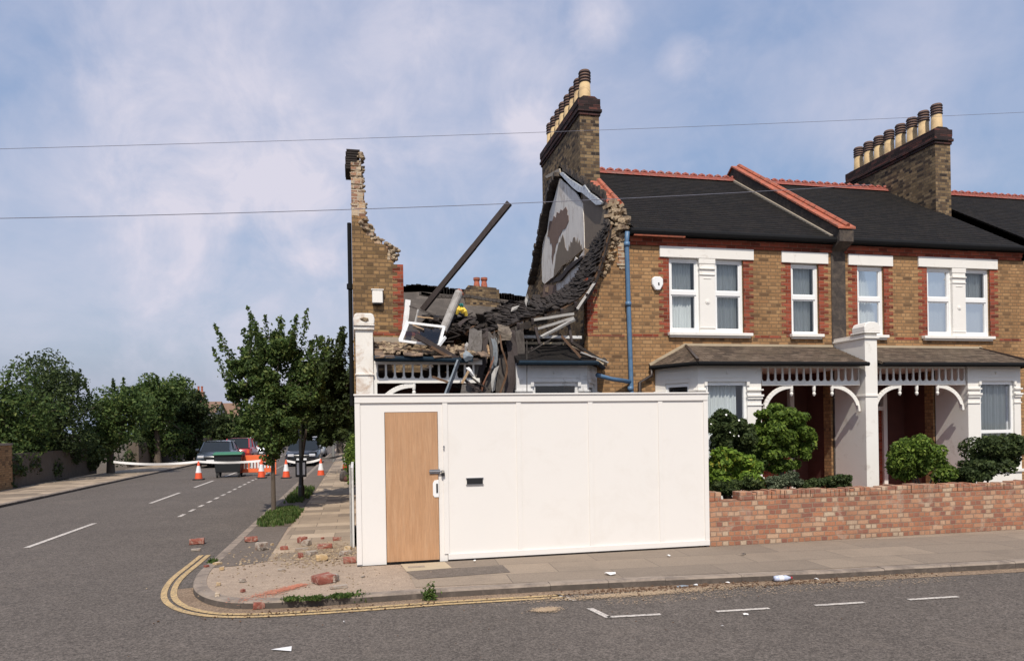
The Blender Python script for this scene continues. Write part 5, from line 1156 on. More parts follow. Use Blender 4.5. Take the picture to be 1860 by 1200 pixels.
# ============================================================ BUILDINGS BEHIND THE RUIN
RB = thing('rear_building', 'low building with a dark tiled roof and two red pots behind the ruin', 'building', (3, 25, 0))
def ridge_pts(pts, y): return [PYp(a, b, y) for a, b in pts]
rt = ridge_pts([(700, 520), (735, 525), (765, 524), (800, 528), (850, 533), (905, 538), (950, 545), (1000, 550)], 25)
mb = MB(); n = len(rt)
mb.add([tuple(p) for p in rt] + [(p.x, 21.8, 4.4) for p in rt] + [(p.x, 28, 4.4) for p in rt], [(i, i + 1, i + 1 + n, i + n) for i in range(n - 1)] + [(i, i + 2 * n, i + 1 + 2 * n, i + 1) for i in range(n - 1)])
rr = mb.build('roof', 'fartile', RB)
mb = MB()
for i in range(n - 1):
    for s_ in range(10):
        a_ = rt[i].lerp(rt[i + 1], s_ / 10); mb.obox(a_ + Vector((0, -.05, -.07 + rnd.uniform(-.05, .03))), (.17, .3, .34), Matrix.Rotation(rnd.uniform(-.1, .1), 3, 'Y'))
mb.build('ridge_tiles', 'slate', rr)
r2 = ridge_pts([(765, 533), (790, 538), (850, 538), (905, 547), (950, 556)], 22.9)
mb = MB(); mb.tube([tuple(p) for p in r2], .035, 6)
for i in range(len(r2) - 1):
    for k in range(8): mb.obox(r2[i].lerp(r2[i + 1], k / 8), (.12, .12, .1), Matrix.Identity(3))
mb.build('hip_ridge', 'timber_grey', rr)
mb = MB(); mb.box(-.0, 8, 27.8, 28, 0, 4.5); mb.box(rt[0].x, rt[-1].x, 21.9, 22.1, 0, 4.35); mb.build('wall', 'stock_dark', RB)
a_ = PYp(844, 522, 24.4); b_ = PYp(905, 545, 24.4)
mb = MB(); mb.box(a_.x, b_.x, 24.2, 25.2, 4.5, a_.z - .08); mb.prism([(a_.x + .0, a_.z - .08), (b_.x, b_.z + .1), (b_.x - .1, a_.z - .02), (a_.x + .1, a_.z + .05)], 'y', 24.22, 25.18); ch = mb.build('chimney', 'stock_dark', RB)
for px_ in (866, 879.5):
    p = PYp(px_, 520, 24.5); MB().lathe([(.12, -.05), (.11, .05), (.09, .16), (.10, .20), (.12, .22), (.12, .3), (.09, .31)], p, 14).build('chimney_pot', 'terracotta', ch)

# ============================================================ PLANTS
def leaves(name, pts, nrm, size, mat, parent=None, seed=0, aspect=.55, jitter=.9, **tags):
    """one mesh of many small folded leaves"""
    g = np.random.default_rng(seed); n = len(pts); pts = np.asarray(pts, float)
    d = g.normal(size=(n, 3)) * jitter + np.asarray(nrm, float) * 1.0; d[:, 2] += .35; d /= np.linalg.norm(d, axis=1)[:, None] + 1e-9
    t = g.normal(size=(n, 3)); t -= d * (t * d).sum(1)[:, None]; t /= np.linalg.norm(t, axis=1)[:, None] + 1e-9
    b = np.cross(d, t); s = size * g.uniform(.6, 1.35, n)[:, None]
    a0 = pts - t * s; a1 = pts + t * s; c0 = pts - b * s * aspect + d * s * .22 ; c1 = pts + b * s * aspect + d * s * .22
    v = np.stack([a0, c0, a1, c1], 1).reshape(-1, 3); me = bpy.data.meshes.new(name); me.vertices.add(4 * n); me.vertices.foreach_set('co', v.ravel())
    me.loops.add(6 * n); k = np.arange(n)[:, None] * 4; idx = np.concatenate([k, k + 1, k + 2, k, k + 2, k + 3], 1).ravel(); me.loops.foreach_set('vertex_index', idx)
    me.polygons.add(2 * n); me.polygons.foreach_set('loop_start', np.arange(2 * n) * 3); me.update(calc_edges=True); me.validate()
    me.materials.append(M[mat]); return link(name, me, parent, **tags)
def clump_points(clumps, n, seed, shell=.55):
    """clumps: (cx,cy,cz,rx,ry,rz)"""
    g = np.random.default_rng(seed); cl = np.array(clumps, float); vol = (cl[:, 3] * cl[:, 4] * cl[:, 5]) ** (2 / 3); idx = g.choice(len(cl), n, p=vol / vol.sum())
    d = g.normal(size=(n, 3)); d /= np.linalg.norm(d, axis=1)[:, None]; r = g.uniform(shell ** 3, 1.12, n) ** (1 / 3)
    c = cl[idx]; return c[:, :3] + d * r[:, None] * c[:, 3:6], d
def sub_clumps(blobs, per, scale, seed):
    g = np.random.default_rng(seed); out = []
    for b in blobs:
        for _ in range(per):
            d = g.normal(size=3); d /= np.linalg.norm(d); r = g.uniform(.35, 1.0); k = g.uniform(.6, 1.3) * scale
            out.append((b[0] + d[0] * b[3] * r, b[1] + d[1] * b[4] * r, b[2] + d[2] * b[5] * r, b[3] * k, b[4] * k, b[5] * k * .85))
    return out
def shoots(blobs, n, seed, length=.5, upb=1.0, zmin=-9):
    """leafy shoots that stick out of a crown"""
    g = np.random.default_rng(seed); P = []; D = []; stems = []
    for _ in range(n):
        b = blobs[g.integers(len(blobs))]; d = g.normal(size=3); d /= np.linalg.norm(d); d[2] = abs(d[2]) * .9 - .1
        s = np.array(b[:3]) + d * np.array(b[3:6]) * .9
        dr = d * .6 + np.array((0, 0, upb)); dr /= np.linalg.norm(dr); l = length * g.uniform(.4, 1.25); stems.append((s, s + dr * l))
        for k in range(int(60 * l / .5)):
            t = g.uniform(0, 1); rad = .075 * (1 - t * .8); P.append(s + dr * l * t + g.normal(size=3) * rad); D.append(dr * .3 + g.normal(size=3) * .5)
    return np.array(P), np.array(D), stems
def tree(name, label, base, blobs, trunk_top, nleaf, lsize, mat, seed, nshoot=0, slen=.5, r0=.06, group=None, per=14, scale=.34, lean=(0, 0), upb=1., tall=()):
    T = thing(name, label, 'tree', base, group); g = random.Random(seed)
    mb = MB(); bx, by, bz = base; top = Vector((bx + lean[0], by + lean[1], trunk_top)); pts = [Vector((bx, by, bz - .05)), Vector((bx + lean[0] * .2, by, bz + (trunk_top - bz) * .35)), Vector((bx + lean[0] * .6 + .02, by + lean[1] * .5, bz + (trunk_top - bz) * .7)), top]
    mb.tube(pts, [r0 * 1.25, r0, r0 * .85, r0 * .55], 9)
    cl = sub_clumps(blobs, per, scale, seed)
    for c in (cl[::3] if len(cl) > 40 else cl):
        st = pts[2].lerp(pts[3], g.random()); e = Vector(c[:3]); mid = st.lerp(e, .5) + Vector((g.uniform(-.05, .05), 0, -.06)); mb.tube([st, mid, e], [r0 * .35, r0 * .2, r0 * .07], 5)
    P, Dn = clump_points(cl, nleaf, seed)
    if nshoot:
        P2, D2, st = shoots(blobs, nshoot, seed + 1, slen, upb); P = np.concatenate([P, P2]); Dn = np.concatenate([Dn, D2])
        gg = np.random.default_rng(seed + 9)
        for a_, b_ in tall:
            a_, b_ = np.array(a_), np.array(b_); st.append((a_, b_)); t = gg.uniform(0, 1, 150)[:, None]; P = np.concatenate([P, a_ + (b_ - a_) * t + gg.normal(size=(150, 3)) * .06 * (1 - t * .5)]); Dn = np.concatenate([Dn, gg.normal(size=(150, 3))])
        for s_, e_ in st: mb.tube([tuple(s_), tuple(e_)], [.008, .003], 4)
    mb.build('trunk', 'bark', T); leaves('crown', P, Dn, lsize, mat, T, seed)
    return T
# street tree at the kerb
def blob_px(px, py, y, rpx, rpy, depth):
    c = PYp(px, py, y); k = y / FPX; return (c.x, c.y, c.z, rpx * k, depth, rpy * k)
TB = PZp(497, 930)
T1 = [blob_px(475, 690, TB.y, 50, 45, .6), blob_px(530, 665, TB.y + .2, 50, 45, .6), blob_px(505, 735, TB.y - .2, 62, 45, .7), blob_px(450, 660, TB.y, 28, 24, .4), blob_px(470, 770, TB.y, 40, 30, .5), blob_px(505, 640, TB.y, 40, 30, .5), blob_px(545, 720, TB.y + .2, 45, 50, .5), blob_px(436, 710, TB.y, 20, 25, .3), blob_px(500, 800, TB.y, 34, 26, .4), blob_px(490, 826, TB.y - .1, 20, 16, .25), blob_px(450, 775, TB.y, 26, 24, .35)]
tree('street_tree', 'young leafy green street tree in the grass patch at the kerb', tuple(TB), T1, 2.7, 24000, .046, 'leaf_tree', 3, 70, .8, .045, per=13, scale=.36, tall=[(tuple(PYp(a, b, TB.y)), tuple(PYp(c, d, TB.y))) for a, b, c, d in ((470, 655, 463, 590), (476, 650, 472, 603), (508, 650, 510, 574), (497, 655, 494, 602), (545, 645, 558, 563), (452, 662, 440, 632), (425, 690, 415, 655), (530, 640, 532, 610), (562, 650, 568, 620), (590, 650, 583, 612))])
# the three tall shoots that stand clear of its crown
TB2 = (PZp(549, 900).x, 19.6, 0)
T2 = [blob_px(590, 690, TB2[1], 35, 55, .7), blob_px(612, 720, TB2[1] + .2, 28, 55, .7), blob_px(575, 740, TB2[1], 35, 55, .7), blob_px(605, 680, TB2[1], 20, 30, .5), blob_px(600, 770, TB2[1], 35, 35, .6), blob_px(560, 770, TB2[1], 30, 35, .6)]
tree('street_tree', 'darker street tree behind the black post, against the white hoarding', TB2, T2, 3.2, 16000, .058, 'leaf_dark', 4, 60, .9, .045, upb=.8, lean=(.4, 0), scale=.36, per=11)
# grass round the tree
def grass(name, pts, hgt, mat, label, seed, blades=7):
    g = random.Random(seed); mb = MB()
    for (x, y, z) in pts:
        for _ in range(blades):
            a = g.uniform(0, 6.28); h = hgt * g.uniform(.4, 1.3); wd = .008 + h * .03; lx, ly = math.cos(a) * h * g.uniform(.1, .6), math.sin(a) * h * g.uniform(.1, .6); bx, by = x + g.uniform(-.03, .03), y + g.uniform(-.03, .03)
            px_, py_ = -math.sin(a) * wd, math.cos(a) * wd
            mb.add([(bx - px_, by - py_, z), (bx + px_, by + py_, z), (bx + lx * .5 + px_ * .8, by + ly * .5 + py_ * .8, z + h * .65), (bx + lx * .5 - px_ * .8, by + ly * .5 - py_ * .8, z + h * .65), (bx + lx, by + ly, z + h)], [(0, 1, 2, 3), (3, 2, 4)])
    return mb.build(name, mat)
g_ = random.Random(12); pts = []
while len(pts) < 900:
    x, y = g_.uniform(-1.95, -1.2), g_.uniform(14.1, 17.6)
    if ((x + 1.58) / .42) ** 2 + ((y - 15.8) / 1.75) ** 2 < g_.uniform(.3, 1.2): pts.append((x, y, .004))
stuff(grass('verge_grass', pts, .075, 'leaf_grass', '', 1, 6), 'rough green grass round the foot of the street tree', 'grass')
pts = [(g_.uniform(-1.8, -1.25), g_.uniform(18.6, 23), .004) for _ in range(260)]
stuff(grass('post_grass', pts, .12, 'leaf_grass', '', 2), 'rough grass patch behind the black post', 'grass')
structure(sheet('tree_pit_soil', [(-1.9, 14.2), (-1.25, 14.1), (-1.25, 17.4), (-1.9, 17.6)], .0095, 'soil'))
# weeds at the kerb
def weed(px_, py_, hgt, wd, label, seed, z=ZR):
    p = PZp(px_, py_, z); g = np.random.default_rng(seed); n = int(420 * wd / .2); P = np.stack([g.normal(p.x, wd * .38, n), g.normal(p.y + .02, .028, n), z + np.abs(g.normal(0, hgt * .5, n)) + .01], 1)
    o = leaves('weed', P, g.normal(size=(n, 3)) * .3, .022, 'leaf_grass', None, seed); return tag(o, label, 'weed', 'weeds along the kerb')
weed(781, 1091, .15, .1, 'tallest leafy weed growing at the kerb below the hoarding door', 41)
weed(656, 1094, .08, .14, 'bushy weed at the kerb left of the tall weed', 42)
weed(622, 1085, .028, .16, 'low weed strip on the kerb beside the brick pieces', 43, 0)
weed(570, 1090, .028, .14, 'low weed strip at the kerb right of the brick dust', 44, 0)
weed(530, 1091, .028, .12, 'leftmost low weed strip at the end of the brick dust', 45, 0)
weed(386, 1022, .04, .08, 'tiny weed in the kerb joint by the dark tarmac', 46, 0)
# front garden shrubs
def shrub(name, label, blobs, n, ls, mat, seed, stem=None, per=16, scale=.36, cat='shrub', group='front garden shrubs'):
    bx = sum(b[0] for b in blobs) / len(blobs); by = sum(b[1] for b in blobs) / len(blobs); T = thing(name, label, cat, (bx, by, 0), group); cl = sub_clumps(blobs, per, scale, seed)
    P, Dn = clump_points(cl, n, seed, .5); leaves('foliage', P, Dn, ls, mat, T, seed); mb = MB(); g = random.Random(seed)
    for k in range(5):
        e = Vector(blobs[k % len(blobs)][:3]); mb.tube([(bx + g.uniform(-.08, .08), by, -.03), (bx + g.uniform(-.15, .15), by, e.z * .45), e], [.028, .022, .008], 6)
    mb.build('stem', 'bark', T); return T
yb_ = 10.75
shrub('shrub', 'large round glossy green bush above the garden wall', [blob_px(1418, 785, yb_, 52, 47, .4), blob_px(1386, 802, yb_, 32, 36, .3), blob_px(1453, 802, yb_, 30, 38, .3), blob_px(1418, 752, yb_, 42, 25, .35), blob_px(1420, 825, yb_, 46, 34, .3)], 17000, .036, 'leaf_bush', 51, scale=.3, per=26)
D2_ = shrub('shrub', 'dark bush with a few white flowers against the hoarding end', [blob_px(1315, 770, yb_, 32, 30, .35), blob_px(1345, 795, yb_, 30, 34, .3), blob_px(1305, 800, yb_, 25, 34, .3)], 9000, .034, 'leaf_dark', 52, scale=.45)
g = np.random.default_rng(9); fp_ = np.array([tuple(PYp(1290 + 60 * g.random(), 750 + 45 * g.random(), yb_ - .36)) for _ in range(6)]); leaves('flowers', fp_, np.tile((0, -1, .3), (6, 1)), .017, 'flower', D2_, 5, .9, .2)
shrub('shrub', 'yellow green leafy shrub behind the garden wall, below the dark bush', [blob_px(1318, 840, 10.4, 38, 28, .22), blob_px(1356, 848, 10.35, 32, 22, .2), blob_px(1312, 872, 10.3, 34, 24, .2), blob_px(1360, 870, 10.3, 26, 18, .2)], 8200, .045, 'leaf_lime', 53, scale=.45)
shrub('shrub', 'low dark green plants behind the wall under the yellow green shrub', [blob_px(1320, 885, 10.15, 34, 14, .12), blob_px(1365, 878, 10.15, 28, 18, .14)], 4500, .028, 'leaf_dark', 56, scale=.5)
shrub('shrub', 'low silvery grey green plant on top of the garden wall', [blob_px(1408, 876, 10.2, 26, 16, .14), blob_px(1435, 872, 10.2, 24, 16, .14)], 5000, .022, 'leaf_grey', 54, scale=.5)
shrub('shrub', 'dark low plants behind the wall under the round bush, right of the silvery one', [blob_px(1472, 880, 10.2, 30, 15, .14), blob_px(1520, 876, 10.2, 30, 16, .14)], 5000, .028, 'leaf_dark', 55, scale=.5)
shrub('shrub', 'mid green leafy shrub wedged between the dark bush and the round bush', [blob_px(1366, 815, 10.9, 24, 30, .25), blob_px(1378, 842, 10.85, 20, 22, .2)], 3600, .034, 'leaf_tree', 59, scale=.4)
shrub('shrub', 'spreading green bush behind the wall at the right', [blob_px(1650, 830, 10.8, 60, 50, .4), blob_px(1700, 850, 10.7, 50, 40, .4)], 9000, .036, 'leaf_bush', 57, scale=.45)
shrub('shrub', 'dark green bush behind the wall at the far right', [blob_px(1800, 820, 10.8, 60, 55, .4), blob_px(1760, 860, 10.7, 50, 30, .35)], 9000, .036, 'leaf_dark', 58, scale=.45)

# ============================================================ SIDE STREET
def cone(px_, py_, hpx, label, z=ZR):
    p = PZp(px_, py_, z); hh = .75
    T = thing('traffic_cone', label, 'traffic cone', tuple(p), 'traffic cones across the side street'); k = hh
    MB().prism([(p.x - .2 + a, p.y - .2 + b) for a, b in ((0, 0), (.4, 0), (.4, .4), (0, .4))], 'z', z, z + .05).build('base', 'rubber', T, bevel=.01)
    c = (p.x, p.y, z + .05)
    MB().lathe([(.15, 0), (.115, .24)], c, 16).build('lower_cone', 'conered', T); MB().lathe([(.116, .241), (.062, .52)], c, 16).build('reflective_sleeve', 'conewhite', T); MB().lathe([(.062, .521), (.03, .68), (.025, .70)], c, 16).build('cone_tip', 'conered', T); return p
c1 = cone(361, 871, 25, 'traffic cone at the left, in front of the dark blue car')
c2 = cone(475, 868, 28, 'traffic cone in front of the orange barrier')
c3 = cone(520, 868, 24, 'traffic cone between the street tree and the black post')
c4 = cone(583, 866, 26, 'traffic cone on the footway edge right of the black post')
c5 = cone(628, 853, 20, 'traffic cone half hidden beside the bags near the hoarding', 0)
def tape(a, b, ha, hb, label, sag=.1):
    n = 14; a = Vector(a) + Vector((0, 0, ha)); b = Vector(b) + Vector((0, 0, hb)); vs = []
    for i in range(n + 1):
        t = i / n; p = a.lerp(b, t) - Vector((0, 0, sag * 4 * t * (1 - t))); tw = .3 * math.sin(t * 9); vs += [tuple(p + Vector((0, math.sin(tw) * .04, .045))), tuple(p - Vector((0, math.sin(tw) * .04, .045)))]
    mb = MB(); mb.add(vs + [(x, y + .003, z) for x, y, z in vs], [(2 * i, 2 * i + 1, 2 * i + 3, 2 * i + 2) for i in range(n)] + [(2 * i + 2 + 2 * n + 2, 2 * i + 3 + 2 * n + 2, 2 * i + 1 + 2 * n + 2, 2 * i + 2 * n + 2) for i in range(n)]); return tag(mb.build('barrier_tape', 'paper'), label, 'barrier tape', 'barrier tape across the side street')
tape((-9.6, 31.2, ZR), c1, .78, .74, 'white barrier tape running left from the leftmost cone')
tape(c1, (c2.x, c2.y, ZR), .74, .72, 'white barrier tape passing in front of the black bin', .06)
tape(c3, c4, .72, .74, 'white barrier tape between the cones either side of the black post', .12)
tape(c4, c5, .74, .72, 'white barrier tape reaching towards the hoarding', .04)
# orange barriers
def barrier(x0, x1, y, label):
    T = thing('safety_barrier', label, 'barrier', ((x0 + x1) / 2, y, ZR), 'orange plastic barriers'); zt = ZR + .9
    mb = MB(); mb.box(x0, x1, y - .025, y + .025, zt - .28, zt); mb.box(x0, x1, y - .025, y + .025, ZR + .15, ZR + .32)
    mb.box(x0, x0 + .06, y - .026, y + .026, ZR + .05, zt - .001)
    mb.box(x1 - .06, x1, y - .026, y + .026, ZR + .05, zt - .001); n = 8
    for k in range(1, n): x = x0 + (x1 - x0) * k / n; mb.box(x - .03, x + .03, y - .018, y + .018, ZR + .32, zt - .28)
    mb.build('panel', 'barrier', T, bevel=.008)
    for x in (x0 + .15, x1 - .15): MB().box(x - .04, x + .04, y - .28, y + .28, ZR, ZR + .06).build('foot', 'rubber', T)
    mb = MB()
    for k in range(4): x = x1 - .5 + k * .13; mb.box(x, x + .065, y - .032, y - .027, ZR + .34, zt - .3)
    mb.build('reflective_strip', 'conewhite', T)
a_ = PZp(438, 864, ZR)
barrier(a_.x, a_.x + .95, 32.0, 'orange slotted barrier right of the black bin'); barrier(a_.x + 1.0, a_.x + 1.5, 31.9, 'orange barrier partly hidden by the street tree trunk')
# bin
p = PZp(414, 867, ZR)
T = thing('waste_bin', 'large black waste bin with green lid standing in the side road', 'bin', tuple(p))
w_ = 1.1
mb = MB(); mb.add([(p.x - w_ / 2 + .06, p.y, ZR + .22), (p.x + w_ / 2 - .06, p.y, ZR + .22), (p.x + w_ / 2 - .06, p.y + .8, ZR + .22), (p.x - w_ / 2 + .06, p.y + .8, ZR + .22), (p.x - w_ / 2, p.y - .05, ZR + .9), (p.x + w_ / 2, p.y - .05, ZR + .9), (p.x + w_ / 2, p.y + .9, ZR + .9), (p.x - w_ / 2, p.y + .9, ZR + .9)], [(0, 3, 2, 1), (4, 5, 6, 7), (0, 1, 5, 4), (1, 2, 6, 5), (2, 3, 7, 6), (3, 0, 4, 7)])
mb.box(p.x - w_ / 2 - .03, p.x + w_ / 2 + .03, p.y - .08, p.y + .93, ZR + .9, ZR + .95); mb.build('body', 'binbody', T, bevel=.02)
pr = [(p.y - .1, ZR + .951), (p.y + .95, ZR + .951), (p.y + .95, ZR + .99), (p.y + .6, ZR + 1.07), (p.y + .25, ZR + 1.07), (p.y - .1, ZR + .99)]
MB().prism(pr, 'x', p.x - w_ / 2 - .03, p.x + w_ / 2 + .03).build('lid', 'greenlid', T, bevel=.015)
for sx in (-1, 1):
    for yy in (.06, .74):
        xx = p.x + sx * (w_ / 2 - .12); mb = MB(); mb.tube([(xx - .03, p.y + yy, ZR + .1), (xx + .03, p.y + yy, ZR + .1)], .1, 12); mb.box(xx - .05, xx + .05, p.y + yy - .04, p.y + yy + .04, ZR + .1, ZR + .23); mb.build('castor', 'rubber', T)
# black post with two white strips
p = PZp(548, 908)
T = thing('signal_post', 'thin black post with two white reflective strips, in front of the darker tree', 'post', tuple(p))
MB().tube([(p.x, p.y, -.02), (p.x, p.y, 2.9)], .055, 12).build('pole', 'blackmetal', T); MB().lathe([(.08, 0), (.08, .35), (.06, .4)], p, 12).build('base_sleeve', 'blackmetal', T)
MB().box(p.x - .14, p.x + .14, p.y - .09, p.y - .06, .62, 1.06).build('backing_plate', 'blackmetal', T)
for dx in (-.105, .045): MB().box(p.x + dx, p.x + dx + .06, p.y - .098, p.y - .091, .68, 1.0).build('reflective_strip', 'conewhite', T)
# grey lamp post farther up
p = PZp(607, 826); p = Vector((-1.25, 42, 0))
T = thing('lamp_post', 'grey lamp post on the footway far up the side street', 'lamp post', tuple(p)); MB().tube([(p.x, p.y, 0), (p.x, p.y, 2.4), (p.x, p.y, 5.2)], [.09, .07, .05], 10).build('column', 'galv', T); mb = MB(); mb.tube([(p.x, p.y, 5.2), (p.x - .3, p.y, 5.35), (p.x - .8, p.y, 5.4)], .03, 8); mb.build('arm', 'galv', T); MB().box(p.x - 1.2, p.x - .75, p.y - .08, p.y + .08, 5.34, 5.44).build('lamp_head', 'galv', T, bevel=.02)
# parked cars
def car(label, x, yf, paint, facing=-1, length=4.1, wdt=1.72, hgt=1.45, estate=False, sc=1.):
    """facing -1: the front looks to the camera; yf is the near end"""
    T = thing('parked_car', label, 'car', (x, yf + length / 2, ZR), 'cars parked along the side street')
    def Yc(t): return (yf + t * length) if facing < 0 else (yf + (1 - t) * length)
    z0 = ZR + .18
    hw = wdt / 2
    st = [(0.0, .80, .30, .62), (.03, .9, .22, .70), (.12, .97, .16, .80), (.28, 1.0, .15, .90), (.5, 1.0, .15, .93), (.8, 1.0, .16, .95), (.95, .95, .2, .92), (1.0, .86, .3, .82)]
    mb = MB(); vs = []; m = 10
    for t, k, zb, zt in st:
        y = Yc(t); w0 = hw * k
        ring = [(-w0 * .86, zb), (-w0 * .98, zb + .08), (-w0, (zb + zt) / 2), (-w0 * .97, zt - .08), (-w0 * .88, zt), (w0 * .88, zt), (w0 * .97, zt - .08), (w0, (zb + zt) / 2), (w0 * .98, zb + .08), (w0 * .86, zb)]
        vs += [(x + a, y, ZR + b) for a, b in ring]
    fs = [(i * m + k, i * m + (k + 1) % m, (i + 1) * m + (k + 1) % m, (i + 1) * m + k) for i in range(len(st) - 1) for k in range(m)] + [tuple(range(m)), tuple((len(st) - 1) * m + k for k in range(m))]
    mb.add(vs, fs); mb.build('body', paint, T, smooth=True)
    rt_ = .93 if estate else .84
    cab = [(.24, .86, .88), (.40, .76, hgt - .05), (.50, .74, hgt), (rt_ - .1, .74, hgt - .02), (.97 if estate else .93, .84, .92)]
    mb = MB(); vs = []
    for t, k, zt in cab:
        y = Yc(t); vs += [(x - hw * k, y, ZR + zt), (x + hw * k, y, ZR + zt), (x + hw * .86, y, ZR + .86), (x - hw * .86, y, ZR + .86)]
    mb.add(vs, [(4 * i, 4 * i + 1, 4 * i + 5, 4 * i + 4) for i in range(len(cab) - 1)] + [(4 * i + 1, 4 * i + 2, 4 * i + 6, 4 * i + 5) for i in range(len(cab) - 1)] + [(4 * i + 3, 4 * i, 4 * i + 4, 4 * i + 7) for i in range(len(cab) - 1)] + [(0, 1, 2, 3), (16, 17, 18, 19)])
    mb.build('cabin_glass', 'carglass', T)
    mb = MB(); vs = []
    for t, k, zt in cab[1:4]:
        y = Yc(t); vs += [(x - hw * k * 1.0, y, ZR + zt + .004), (x - hw * k * .8, y, ZR + zt + .035), (x + hw * k * .8, y, ZR + zt + .035), (x + hw * k * 1.0, y, ZR + zt + .004)]
    mb.add(vs, [(4 * i + k, 4 * i + k + 1, 4 * i + k + 5, 4 * i + k + 4) for i in range(2) for k in range(3)])
    for (ta, ka, za), (tb, kb, zb) in ((cab[0], cab[1]), (cab[3], cab[4])):
        for s_ in (-1, 1): mb.bar((x + s_ * hw * ka, Yc(ta), ZR + za), (x + s_ * hw * kb, Yc(tb), ZR + zb), .06, .05)
    for s_ in (-1, 1): mb.bar((x + s_ * hw * .76, Yc(.55), ZR + hgt - .02), (x + s_ * hw * .87, Yc(.57), ZR + .9), .05, .08)
    mb.build('roof_panel', paint, T)
    for t in (.17, .81):
        for s_ in (-1, 1):
            mb = MB(); mb.tube([(x + s_ * (hw - .2), Yc(t), ZR + .31), (x + s_ * (hw + .005), Yc(t), ZR + .31)], .31, 18); Wh = mb.build('wheel', 'rubber', T, bevel=.02)
            mb = MB(); mb.tube([(x + s_ * (hw - .03), Yc(t), ZR + .31), (x + s_ * (hw + .012), Yc(t), ZR + .31)], .19, 12); mb.build('rim', 'steel', Wh)
    ye = Yc(0); d_ = -1 if facing < 0 else 1
    if facing < 0:
        for s_ in (-1, 1): MB().box(x + s_ * hw * .62 - .16, x + s_ * hw * .62 + .16, ye - .01 + (-.0), ye + .16, ZR + .54, ZR + .68).build('headlight', 'headlamp', T, bevel=.02)
        MB().box(x - .38, x + .38, ye - .012, ye + .1, ZR + .46, ZR + .6).build('grille', 'blackmetal', T); MB().box(x - .6, x + .6, ye - .02, ye + .1, ZR + .33, ZR + .42).build('bumper', 'blackmetal', T); MB().box(x - .26, x + .26, ye - .03, ye - .021, ZR + .35, ZR + .45).build('number_plate', 'conewhite', T)
    else:
        yn = yf
        for s_ in (-1, 1): MB().box(x + s_ * hw * .78 - .08, x + s_ * hw * .78 + .08, yn - .01, yn + .12, ZR + .6, ZR + .8).build('tail_light', 'conered', T)
        MB().box(x - .26, x + .26, yn - .02, yn + .05, ZR + .5, ZR + .6).build('number_plate', 'yellow', T)
    for s_ in (-1, 1): MB().box(x + s_ * (hw + .0) - (.0 if s_ > 0 else .16), x + s_ * hw + (.16 if s_ > 0 else 0), Yc(.30) - .06, Yc(.30) + .06, ZR + .9, ZR + 1.02).build('mirror', paint, T, bevel=.02)
    return T
car('dark blue car parked facing the camera behind the leftmost cone', PYp(388, 850, 40.5).x, 40.0, 'car_blue', -1, 4.2, 1.78, 1.42)
car('red car parked behind the dark blue car', PYp(437, 840, 47).x, 45.5, 'car_red', 1, 4.0, 1.72, 1.5, True)
car('white van-like car beyond the orange barriers', PYp(474, 830, 54).x, 53, 'car_white', -1, 4.4, 1.85, 1.85, True)
car('black car parked at the kerb behind the black post', PYp(548, 850, 39).x, 39, 'car_black', -1, 4.2, 1.78, 1.42)
car('silver car parked farther up the side street beside the lamp post', -3.0, 52, 'car_silver', -1, 4.2, 1.78, 1.45)
# bags and rubbish by the footway
p = PZp(632, 873)
T = thing('rubbish_bags', 'dark red and grey rubbish bags on the footway by the garden fence', 'rubbish bags', tuple(p)); q = random.Random(5)
def bag(c, r, q):
    bm = bmesh.new(); bmesh.ops.create_icosphere(bm, subdivisions=2, radius=1); mb = MB(); vs = []
    for v in bm.verts:
        k = 1 + .14 * math.sin(v.co.x * 7 + c[0]) * math.cos(v.co.z * 6) + q.uniform(-.05, .05); zz = v.co.z; zz = max(zz, -.75); vs.append((c[0] + v.co.x * r[0] * k, c[1] + v.co.y * r[1] * k, c[2] + (zz + .75) * r[2] * k * .6))
    mb.add(vs, [tuple(v.index for v in f.verts) for f in bm.faces]); bm.free(); return mb
bag((-.18, p.y, 0.0), (.16, .2, .42), q).build('bag', 'sack', T, smooth=True); bag((-.42, p.y - .1, 0), (.17, .2, .33), q).build('bag', 'timber_grey', T, smooth=True); bag((-.28, p.y - .35, 0), (.17, .15, .2), q).build('bag', 'darkred_room', T, smooth=True)
# side fence / meter box at the hoarding's return
T = thing('side_gate', 'pale grey painted gate panel leaning on the street side of the hoarding', 'gate', (-.08, 12, 0)); MB().box(-.075, -.035, 11.2, 13.3, 0, 1.25).build('panel', 'white_grey', T); MB().box(-.09, -.036, 13.35, 13.55, 0, 1.2).build('post', 'blackmetal', T)
MB().box(-.10, -.076, 11.15, 11.24, 0, 1.3).build('edge_post', 'timber_pale', T)
